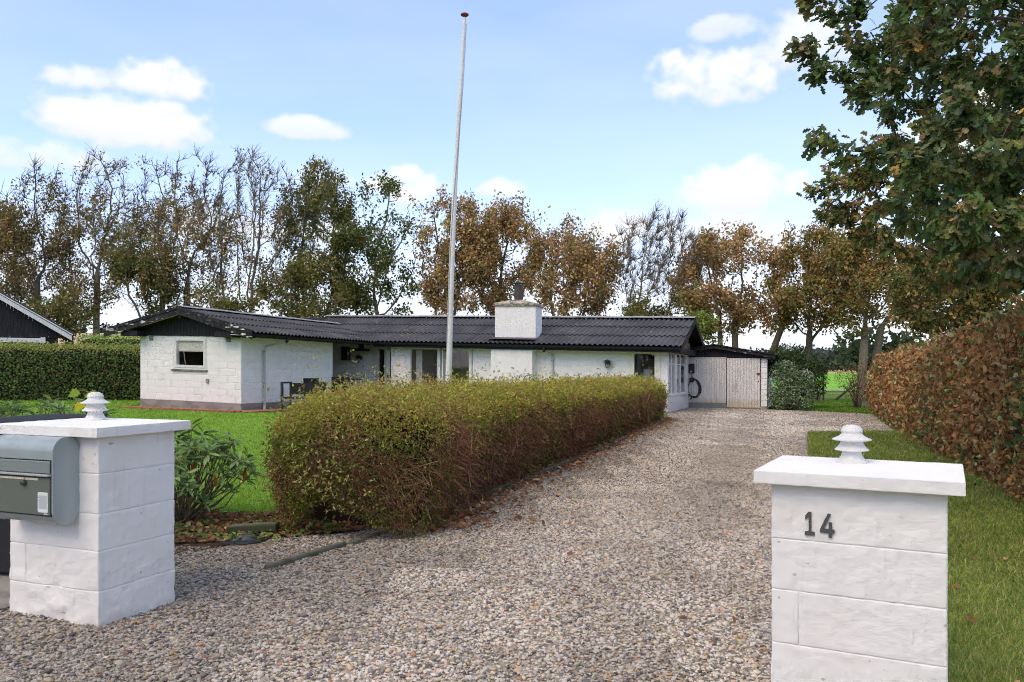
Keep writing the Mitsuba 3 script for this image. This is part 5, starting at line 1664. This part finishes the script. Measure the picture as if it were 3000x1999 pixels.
# the tall brown beech hedge on the right
bh = thing('beech_hedge', 'tall clipped beech hedge with dry copper-brown leaves along the right side', 'hedge')
BPATH = [(5.1, 4.6), (5.95, 7.0), (8.1, 13.1), (10.4, 19.3), (14.0, 29.3)]
BPROF = [(-1.05, 0), (-1.14, .5), (-1.10, 1.1), (-.98, 1.66), (-.80, 1.84), (-.45, 1.98), (-.05, 2.12), (.35, 2.2), (.75, 2.0), (.9, 1.2), (.9, 0)][::-1]
MB().add(*hedge_core(BPATH, BPROF, .86), c=(.030, .018, .011)).put(bh + '__branches', 'm_matte', True)
r = np.random.default_rng(43)
bhf = lambda s: 1.03 + .15 * np.clip(1 - (s - 2) / 9, 0, 1)
bfade = lambda s: np.clip(4.0 / (2.0 + np.maximum(s - 1, 0)), 0, 1)
p, nr, s, t, h = hedge_points(BPATH, BPROF, 125000, r, .10, .11, 17, lambda s, t: bfade(s) * np.where(t < .36, .22, 1.0), hfun=bhf)
n = len(p)
grn = fbm(p * np.array([.8, .8, .9]), 3, 50)
near = np.clip(1 - (s - 2.2) / 1.6, 0, 1)
pg = np.clip(.10 + 1.5 * (grn - .5), .03, .5) + .30 * near + .25 * np.clip((h - 1.75) / .25, 0, 1)
isg = r.random(n) < pg
ax = unit(nr * .35 + [0, 0, -.55] + .7 * r.normal(size=(n, 3)))
up = nr + .75 * r.normal(size=(n, 3))
size = (.066 + .0030 * np.clip(s, 0, 22)) * r.uniform(.7, 1.25, n)
brown = np.array([(.54, .275, .115), (.38, .185, .08), (.64, .38, .18), (.22, .115, .055), (.70, .48, .27)])[r.choice(5, n, p=[.34, .27, .2, .12, .07])]
greenc = np.array([(.17, .24, .075), (.12, .19, .075), (.31, .30, .10)])[r.choice(3, n, p=[.45, .3, .25])]
col = np.where(isg[:, None], greenc, brown) * r.lognormal(0, .22, (n, 1))
dist = np.linalg.norm(p - [0, 0, CAM_H], axis=1)
vis = (p[:, 0] / p[:, 1] < .60) & (r.random(n) < .5)
show = np.argsort(-(size / dist) - vis * 1.0)[:300]
rest = np.setdiff1d(np.arange(n), show)
v, f = leaves(p[rest], ax[rest], up[rest], size[rest], CURL)
put(bh + '__foliage', (v, f), 'm_leaf', True, np.repeat(np.clip(col[rest], .004, .6), 7, 0))
labels[bh + '__foliage'] = {'kind': 'stuff'}
for q in show:
    v, f = leaves(p[q:q + 1], ax[q:q + 1], up[q:q + 1], size[q:q + 1], CURL)
    put(bh + '__leaf', (v, f), 'm_leaf', True, np.clip(col[q], .004, .6))
m = 2600
pp, nn, s2, t2, h2 = hedge_points(BPATH, BPROF, m, r, .1, .1, 17, lambda s, t: bfade(s), hfun=bhf)
axx = unit(nn + .5 * r.normal(size=pp.shape) + [0, 0, .5])
v, f = tubes(pp - axx * .1, pp + axx * r.uniform(.02, .16, (len(pp), 1)), .0035, .0016, 4)
put(bh + '__twigs', (v, f), 'm_matte', False, np.broadcast_to([.11, .08, .06], (len(v), 3)))
labels[bh + '__twigs'] = {'kind': 'stuff'}

# green beech hedges on the left
def green_hedge(key, label, pts, prof, n, seed, topc, sidec):
    k = thing(key, label, 'hedge')
    MB().add(*hedge_core(pts, prof, .88), c=(.014, .015, .009)).put(k + '__branches', 'm_matte', True)
    r = np.random.default_rng(seed)
    p, nr, s, t, h = hedge_points(pts, prof, n, r, .09, .09, seed)
    m = len(p)
    hmax = max(q[1] for q in prof)
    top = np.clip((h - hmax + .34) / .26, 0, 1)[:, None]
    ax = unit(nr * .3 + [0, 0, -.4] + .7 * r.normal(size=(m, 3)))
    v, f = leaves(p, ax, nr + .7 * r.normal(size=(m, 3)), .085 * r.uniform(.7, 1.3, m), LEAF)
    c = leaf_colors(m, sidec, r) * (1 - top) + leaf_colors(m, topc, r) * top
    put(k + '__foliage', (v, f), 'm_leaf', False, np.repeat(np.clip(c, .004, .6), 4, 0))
    labels[k + '__foliage'] = {'kind': 'stuff'}


GP = [(.5, 0), (.55, .6), (.50, 1.4), (.46, 1.74), (.30, 1.86), (0, 1.93), (-.4, 1.95), (-.55, 1.6), (-.55, 0)]
SIDE = [(5, (.055, .092, .03)), (3, (.08, .125, .036)), (2, (.10, .075, .035)), (1, (.13, .12, .04))]
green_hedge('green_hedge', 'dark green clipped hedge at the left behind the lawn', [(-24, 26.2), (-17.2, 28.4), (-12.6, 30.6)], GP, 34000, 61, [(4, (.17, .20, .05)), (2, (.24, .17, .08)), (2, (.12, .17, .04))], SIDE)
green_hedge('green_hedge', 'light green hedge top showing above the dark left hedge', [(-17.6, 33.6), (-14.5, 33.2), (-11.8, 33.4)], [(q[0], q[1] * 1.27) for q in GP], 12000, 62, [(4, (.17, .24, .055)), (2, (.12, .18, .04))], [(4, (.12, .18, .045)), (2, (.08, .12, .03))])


# ------------------------------------------------------------------ shrubs by the shed
def shrub(key, label, cat, blobs, n, size, pal, seed, tmpl=LEAF, stems=9, droop=-.1, parts=0, core=.6):
    k = thing(key, label, cat)
    r = np.random.default_rng(seed)
    B = np.array(blobs, float)
    base = np.array([B[:, 0].mean(), B[:, 1].mean()])
    g = float(gz(*base))
    m = MB()
    for i in range(stems):
        b = B[r.integers(len(B))]
        e = b[:3] + rand_dir(1, r)[0] * b[3:] * .75
        mid = np.array([base[0] + (e[0] - base[0]) * .4, base[1] + (e[1] - base[1]) * .4, g + (e[2] - g) * .6])
        m.add(*pipe([(base[0] + r.normal(0, .08), base[1] + r.normal(0, .08), g - .05), mid, e], [.022, .015, .006], 6), c=(.09, .075, .055))
    m.put(k + '__stems', 'm_matte')
    w = B[:, 3] * B[:, 4] + B[:, 4] * B[:, 5]
    i = r.choice(len(B), n, p=w / w.sum())
    d = rand_dir(n, r)
    p = B[i, :3] + d * B[i, 3:] * (1 - .55 * r.random((n, 1)) ** 2.2)
    p = p + d * (.18 * (fbm(p * 3.2, 3, seed) - .5))[:, None]
    keep = p[:, 2] > gz(p[:, 0], p[:, 1]) + .02
    p, d = p[keep], d[keep]
    n = len(p)
    v, f = leaves(p, d * .7 + rand_dir(n, r) * .8 + [0, 0, droop], d + rand_dir(n, r) * .7 + [0, 0, .5], size * r.uniform(.65, 1.25, n), tmpl)
    cl = fbm(p * 2.5, 2, seed + 1)
    c = leaf_colors(n, pal, r) * (.7 + .6 * cl)[:, None]
    put(k + '__foliage', (v, f), 'm_leaf', False, np.repeat(np.clip(c, .004, .6), len(tmpl[0]), 0))
    labels[k + '__foliage'] = {'kind': 'stuff'}
    return k


shrub('variegated_shrub', 'rounded shrub with cream-edged leaves at the right corner of the shed', 'shrub', [(9.75, 29.3, .55, .55, .5, .65), (10.3, 29.2, .35, .5, .5, .5), (9.8, 29.5, 1.15, .45, .45, .45), (10.45, 29.4, .85, .4, .4, .4), (9.55, 29.25, .25, .35, .4, .4)], 6000, .075,
      [(4, (.06, .10, .045)), (3, (.045, .085, .035)), (2.4, (.30, .31, .20))], 71)
shrub('evergreen_shrub', 'tall dark evergreen shrub with long drooping leaves behind the variegated one', 'shrub', [(10.6, 30.4, 1.2, .8, .7, .9), (10.2, 30.6, 1.75, .7, .7, .45), (11.15, 30.3, .9, .45, .5, .7), (9.9, 30.6, 1.5, .5, .6, .5), (11.35, 30.4, 1.35, .35, .4, .22)], 5200, .15,
      [(5, (.022, .038, .016)), (3, (.035, .055, .022)), (1, (.10, .09, .035))], 72, NARROW, droop=-.8)
shrub('bare_shrub', 'small half-bare brown shrub against the far end of the beech hedge', 'shrub', [(13.6, 31.6, .8, .6, .6, .75), (13.0, 31.8, 1.0, .45, .4, .5), (13.3, 31.5, .4, .5, .4, .4)], 2600, .06, [(3, (.09, .05, .04)), (2, (.10, .10, .035)), (1, (.14, .07, .05))], 73, stems=16)

# ------------------------------------------------------------------ rhododendrons: whorls of long leaves at the ends of crooked stems
def rhododendron(label, base, tips, seed, orange=.03):
    k = thing('rhododendron', label, 'shrub')
    r = np.random.default_rng(seed)
    b = np.array(base, float)
    m = MB()
    P, AX, UP, S, C = [], [], [], [], []
    for i, tp in enumerate(tips):
        tp = np.array(tp, float)
        out = unit(tp - b)
        a1 = b + np.array([r.normal(0, .05), r.normal(0, .05), -.03])
        mid = b + (tp - b) * np.array([.55, .55, .42]) + r.normal(0, .035, 3)
        m3 = b + (tp - b) * np.array([.82, .82, .78]) + r.normal(0, .02, 3)
        m.add(*pipe([a1, mid, m3, tp], [.008, .006, .004, .003], 6), c=np.array([.22, .19, .12]) * r.uniform(.7, 1.2))
        axis = unit(out * [1, 1, .4] + [0, 0, .9] + .25 * r.normal(size=3))
        u = unit(np.cross(axis, [.3, .9, .1]))
        w = np.cross(axis, u)
        nl = r.integers(8, 13)
        for j in range(nl):
            an = 2.4 * j + r.normal(0, .15)
            el = r.uniform(-.15, .75) - .05 * (j < 4)
            d = math.cos(el) * (math.cos(an) * u + math.sin(an) * w) + math.sin(el) * axis
            P.append(tp + d * .008 - axis * .012 * (j % 4))
            AX.append(d)
            UP.append(axis + .2 * r.normal(size=3))
            S.append(r.uniform(.075, .12))
            c = np.array([(.18, .29, .10), (.26, .37, .15), (.13, .23, .085)][r.integers(3)]) * r.lognormal(0, .15)
            if r.random() < orange:
                c = np.array([.48, .19, .03])
                AX[-1] = np.array([r.normal(0, .2), r.normal(0, .2), -1])
            elif r.random() < .05:
                c = np.array([.22, .22, .05])
            C.append(c)
    m.put(k + '__stems', 'm_matte', True)
    P, AX, UP, S, C = map(np.array, (P, AX, UP, S, C))
    sel = np.argsort(np.linalg.norm(P - [0, 0, CAM_H], axis=1) / S)
    for q in sel[:300]:
        v, f = leaves(P[q:q + 1], AX[q:q + 1], UP[q:q + 1], S[q:q + 1], RHODO)
        put(k + '__leaf', (v, f), 'm_leafgloss', True, np.clip(C[q], .004, .6))
    q = sel[300:]
    if len(q):
        v, f = leaves(P[q], AX[q], UP[q], S[q], RHODO)
        put(k + '__foliage', (v, f), 'm_leafgloss', True, np.repeat(C[q], len(RHODO[0]), 0))
        labels[k + '__foliage'] = {'kind': 'stuff'}


scene['m_leafgloss'] = {'type': 'principledthin', 'base_color': VC, 'roughness': .32, 'diff_trans': .5, 'eta': 1.5}
r = np.random.default_rng(8)
tips = []
for i in range(110):
    a = r.uniform(0, 2 * np.pi)
    q = r.random() ** .5
    el = math.sqrt(max(0, 1 - q * q))
    tips.append((-2.72 + .60 * q * math.cos(a), 6.75 + .5 * q * math.sin(a), .10 + .28 + .47 * el * r.uniform(.55, 1.05)))
tips += [(-2.22, 6.6, .60), (-2.14, 6.6, .55), (-2.3, 6.55, .48), (-2.1, 6.65, .50), (-2.26, 6.6, .36), (-2.18, 6.75, .42), (-2.45, 6.5, .28), (-2.4, 6.7, .72)]
rhododendron('green rhododendron with a few orange leaves between the left pillar and the hedge', (-2.75, 6.75, .05), tips, 9, .025)
tips = []
for i in range(60):
    a = r.uniform(0, 2 * np.pi)
    q = r.random() ** .5
    tips.append((-4.35 + 1.05 * q * math.cos(a), 7.2 + .5 * q * math.sin(a), .22 + .45 + .42 * math.sqrt(max(0, 1 - q * q)) * r.uniform(.7, 1.08)))
rhododendron('light green rhododendron behind the refuse bin at the left edge', (-4.35, 7.2, .08), tips, 10, .0)

# yellow maple seedling
ms = thing('maple_seedling', 'small maple seedling with yellow-green leaves beside the left pillar finial', 'sapling')
m = MB().add(*pipe([(-3.48, 6.6, .05), (-3.46, 6.6, .6), (-3.43, 6.6, .93), (-3.38, 6.6, 1.1)], [.008, .007, .005, .003], 6), c=(.18, .10, .06))
mp = [(0, .0), (.08, .28), (.02, .42), (.22, .36), (.36, .55), (.48, .34), (.62, .36), (.66, .18), (.82, .2), (.86, .08), (1.0, 0)]
_mv = np.array([(x, y, .12 * abs(y)) for x, y in mp] + [(x, -y, .12 * abs(y)) for x, y in mp[-2:0:-1]] + [(.4, 0, 0)])
MAPLE = (_mv, np.array([[len(_mv) - 1, (i + 1) % (len(_mv) - 1), i] for i in range(len(_mv) - 1)]))
lp = [((-3.62, 6.55, .93), (-.5, -.5, -.5), (.56, .44, .03)), ((-3.40, 6.55, .92), (.45, -.5, -.5), (.55, .45, .035)), ((-3.48, 6.5, 1.06), (-.2, -.5, -.7), (.50, .46, .04)), ((-3.44, 6.52, 1.14), (.4, -.3, -.3), (.22, .34, .05)), ((-3.53, 6.55, 1.15), (-.5, -.3, -.35), (.26, .36, .05)), ((-3.38, 6.55, 1.03), (.5, -.4, -.6), (.42, .43, .05)), ((-3.56, 6.55, .84), (-.3, -.5, -.8), (.5, .42, .04))]
for pos, ax, c in lp:
    pos = (pos[0] + .07, pos[1], pos[2])
    m.add(*pipe([(-3.43, 6.6, pos[2] + .01), pos], .003, 5), c=(.3, .15, .06))
    v, f = leaves(np.array([pos]), np.array([ax], float), np.array([[0, -.9, .6]]), np.array([.095]), MAPLE)
    put(ms + '__leaf', (v, f), 'm_leaf', True, np.array(c))
m.put(ms + '__stem', 'm_matte')

# ------------------------------------------------------------------ gravel stones, grass blades, fallen leaves
ico = trimesh.creation.icosphere(subdivisions=0)
STONE = [(4, (.36, .325, .28)), (4, (.50, .47, .42)), (3, (.19, .185, .18)), (2, (.09, .092, .097)), (1.6, (.32, .25, .17)), (1.6, (.62, .6, .55)), (.3, (.33, .17, .09))]


OCT = (np.array([[1, 0, 0], [-1, 0, 0], [0, 1, 0], [0, -1, 0], [0, 0, 1], [0, 0, -1.]]), np.array([[0, 2, 4], [2, 1, 4], [1, 3, 4], [3, 0, 4]]))


def stone_tile(n, seed, w=1.0, k=1.0, tone=1.0, coarse=False):
    r = np.random.default_rng(seed)
    p = np.column_stack([r.uniform(-w / 2, w / 2, (n, 2)), r.uniform(-.004, .007, n)])
    s = k * r.lognormal(-4.88, .34, n)
    S = np.column_stack([s * r.uniform(.9, 1.5, n), s * r.uniform(.7, 1.1, n), s * r.uniform(.45, .8, n)])
    iv, jf = OCT if coarse else (ico.vertices, ico.faces)
    nv = len(iv)
    base = iv[None] * (1 + .16 * r.normal(size=(n, nv, 1)).clip(-1.5, 1.5))
    v = base * S[:, None]
    a, tl = r.uniform(0, 2 * np.pi, n), r.normal(0, .3, n)
    ca, sa, ct, st = np.cos(a), np.sin(a), np.cos(tl), np.sin(tl)
    x, y, z = v[..., 0], v[..., 1], v[..., 2]
    x, z = ct[:, None] * x + st[:, None] * z, -st[:, None] * x + ct[:, None] * z
    x, y = ca[:, None] * x - sa[:, None] * y, sa[:, None] * x + ca[:, None] * y
    v = np.stack([x, y, z], -1) + p[:, None]
    f = jf[None] + (np.arange(n) * nv)[:, None, None]
    return v.reshape(-1, 3), f.reshape(-1, 3), np.repeat(leaf_colors(n, STONE, r, .24) * np.array([.64, .585, .51]) * tone, nv, 0)


TW = .5
TONES = (.74, .9, 1.06, 1.25)
for k in range(8):
    v, f, c = stone_tile(1040, 900 + k, TW, .95, TONES[k % 4])
    scene[f'stones_{k}'] = {'type': 'shapegroup', 'stone': mikit.ply((v, f), 'm_stone', smooth=True, color=c)}
for k in range(4):
    v, f, c = stone_tile(560, 950 + k, TW, 1.1, TONES[k % 4])
    scene[f'stones_{8 + k}'] = {'type': 'shapegroup', 'stone': mikit.ply((v, f), 'm_stone', smooth=True, color=c)}
for k in range(4):
    v, f, c = stone_tile(230, 970 + k, TW, 1.65, TONES[k % 4], True)
    scene[f'stones_{12 + k}'] = {'type': 'shapegroup', 'stone': mikit.ply((v, f), 'm_stone', smooth=True, color=c)}
gp = sg.Polygon(GRAVEL)
edge_in = gp.buffer(-.12)
shapely.prepare(gp)
shapely.prepare(edge_in)
r = np.random.default_rng(33)
labels['gravel'] = {'label': 'loose rounded gravel stones lying on the driveway', 'category': 'gravel', 'kind': 'stuff'}
cnt = 0
for y in np.arange(2.6, 31, TW):
    for x in np.arange(-6, 12.5, TW):
        if abs(x) > .66 * y + .6 or not edge_in.contains(sg.Point(x, y)):
            continue
        side = (x + .95) - (y - 5.5) * .325                      # metres to the right of the kerb line
        wear = math.exp(-((side - 1.15) / .45) ** 2) + math.exp(-((side - 2.75) / .5) ** 2)
        lv = 1.15 + 1.5 * wear + 3.2 * (float(fbm(np.array([[x * .45, y * .45, 3.]]), 3, 8)[0]) - .5) + r.normal(0, .45) - 1.2 * (side < .5)
        lv = int(np.clip(round(lv), 0, 3))
        if ((x - 6.9) / 1.9) ** 2 + ((y - 19.6) / .9) ** 2 < .8 + .3 * r.normal():
            lv = 3
        k = lv + 4 * r.integers(2) if y < 9.5 else 8 + lv if y < 15 else 12 + lv
        rot = 90 * r.integers(4)
        sx, sy = -.0155, (-.0025 if y > 6 else 0)
        cnt += 1
        M = np.array(T().translate([x, y, float(gz(x, y)) + .017]).matrix) @ np.array([[1, 0, 0, 0], [0, 1, 0, 0], [sx, sy, 1, 0], [0, 0, 0, 1]]) @ np.array(T().rotate([0, 0, 1], float(rot)).matrix)
        scene[f'gravel__{cnt:03d}'] = {'type': 'instance', 'shapegroup': {'type': 'ref', 'id': f'stones_{k}'}, 'to_world': T(M.tolist())}


def blades(poly, dens, h, seed, pal, lim, wid=.0036, name='grass', label='', dz=.01, dist_scale=.10):
    g = sg.Polygon(poly)
    r = np.random.default_rng(seed)
    x0, y0, x1, y1 = g.bounds
    n = int(dens * (x1 - x0) * (y1 - y0))
    x, y = r.uniform(x0, x1, n), r.uniform(y0, y1, n)
    d = np.hypot(x, y)
    k = (np.abs(x) < .66 * y + .4) & (r.random(n) < np.clip(lim / d, 0, 1) ** 1.3) & shapely.contains_xy(g, x, y)
    x, y, d = x[k], y[k], d[k]
    n = len(x)
    clump = fbm(np.column_stack([x, y, 0 * x]) * 2.2, 3, seed)
    H = h * r.uniform(.5, 1.3, n) * (.6 + .8 * clump)
    W = wid * r.uniform(.7, 1.3, n) * np.clip(d * dist_scale, 1, 4)
    a = r.uniform(0, 2 * np.pi, n)
    side = np.column_stack([np.cos(a), np.sin(a), 0 * a]) * W[:, None]
    lean = r.normal(0, .6, (n, 2)) * H[:, None]
    b = np.column_stack([x, y, gz(x, y) + dz - .004])
    mid = b + np.column_stack([lean * .35, H * .65])
    tip = b + np.column_stack([lean, H])
    v = np.stack([b - side, b + side, mid + side * .7, mid - side * .7, tip], 1).reshape(-1, 3)
    f = (np.array([[0, 1, 2], [0, 2, 3], [3, 2, 4]])[None] + (np.arange(n) * 5)[:, None, None]).reshape(-1, 3)
    col = leaf_colors(n, pal, r, .25) * (.75 + .5 * fbm(np.column_stack([x, y, 0 * x]) * .8, 3, seed + 1))[:, None]
    t = thing(name, label, 'grass', kind='stuff')
    put(t, (v, f), 'm_leaf', False, np.repeat(np.clip(col, .004, .6), 5, 0))


LG = [(5, (.11, .21, .025)), (3, (.15, .27, .035)), (1, (.19, .26, .05)), (.4, (.2, .19, .07))]
blades(LAWN, 1450, .045, 81, LG, 9.0, label='short bright green lawn grass in front of the house')
VG = [(4, (.11, .15, .035)), (4, (.08, .125, .028)), (2.2, (.18, .165, .065)), (1, (.24, .20, .09)), (1.4, (.17, .20, .03))]
blades(sg.Polygon(VERGE).buffer(.03), 7600, .05, 82, VG, 4.2, name='verge_grass', label='thin yellowish mossy grass beside the right gate pillar', dz=.02, dist_scale=.22, wid=.0022)
blades(BACKLAWN, 700, .07, 83, [(1, (.06, .12, .02)), (1, (.09, .15, .025))], 30, name='back_grass', label='dark green grass at the far end of the court', wid=.006)


def litter(key, label, n, place, size, pal, seed, tmpl=CURL):
    r = np.random.default_rng(seed)
    x, y, z = place(n, r)
    p = np.column_stack([x, y, z])
    v, f = leaves(p, rand_dir(n, r) * [1, 1, .25], np.array([0, 0, 1.]) + .45 * r.normal(size=(n, 3)), size * r.uniform(.6, 1.3, n), tmpl)
    t = thing(key, label, 'leaves', kind='stuff')
    put(t, (v, f), 'm_leaf', True, np.repeat(leaf_colors(n, pal, r, .25), len(tmpl[0]), 0))


DEAD = [(4, (.17, .085, .045)), (3, (.11, .06, .035)), (2, (.26, .15, .08)), (1, (.34, .22, .13))]


def beside_hedge(n, r):
    s = r.uniform(0, 17, n) ** 1.0
    p, d, _ = path_frame(FPATH, s)
    rt = np.column_stack([d[:, 1], -d[:, 0]])
    o = .62 + r.exponential(.16, n)
    q = p + rt * o[:, None]
    return q[:, 0], q[:, 1], gz(q[:, 0], q[:, 1]) + .035 + r.uniform(0, .02, n)


def in_poly(poly, dz):
    g = sg.Polygon(poly)

    def place(n, r):
        x0, y0, x1, y1 = g.bounds
        x, y = r.uniform(x0, x1, n * 6), r.uniform(y0, y1, n * 6)
        k = np.where(shapely.contains_xy(g, x, y))[0][:n]
        k = np.resize(k, n)
        return x[k], y[k], gz(x[k], y[k]) + dz + r.uniform(0, .015, n)
    return place


litter('fallen_leaves', 'dry brown leaves fallen along the foot of the front hedge', 4200, beside_hedge, .062, DEAD, 91)
litter('fallen_leaves', 'brown leaf litter on the soil bed by the rhododendron', 2600, in_poly([(-3.4, 5.3), (-2.4, 5.9), (-1.9, 6.1), (-1.2, 6.5), (-1.6, 7.2), (-3.3, 7.1)], .03), .055, DEAD, 92)
litter('fallen_leaves', 'few scattered brown leaves lying on the lawn', 90, in_poly(LAWN[:4] + [(-8, 14), (-3.0, 7.05)], .04), .06, DEAD, 93)
litter('fallen_leaves', 'scattered curled leaves lying on the dry grass verge', 420, in_poly(VERGE, .045), .05, DEAD, 94)
litter('fallen_leaves', 'single leaves blown over the gravel drive', 120, in_poly([(-2, 3), (1, 3), (4.5, 13), (1, 12), (-1.4, 5.4)], .035), .04, DEAD + [(1.5, (.2, .25, .05))], 95)
litter('ground_ivy', 'small green weeds growing along the foot of the hedge and bed', 520, in_poly([(-2.7, 5.9), (-1.9, 5.95), (-1.3, 6.35), (-1.5, 6.9), (-2.9, 6.9)], .05), .045, [(3, (.06, .11, .03)), (2, (.09, .15, .035))], 96, LEAF)
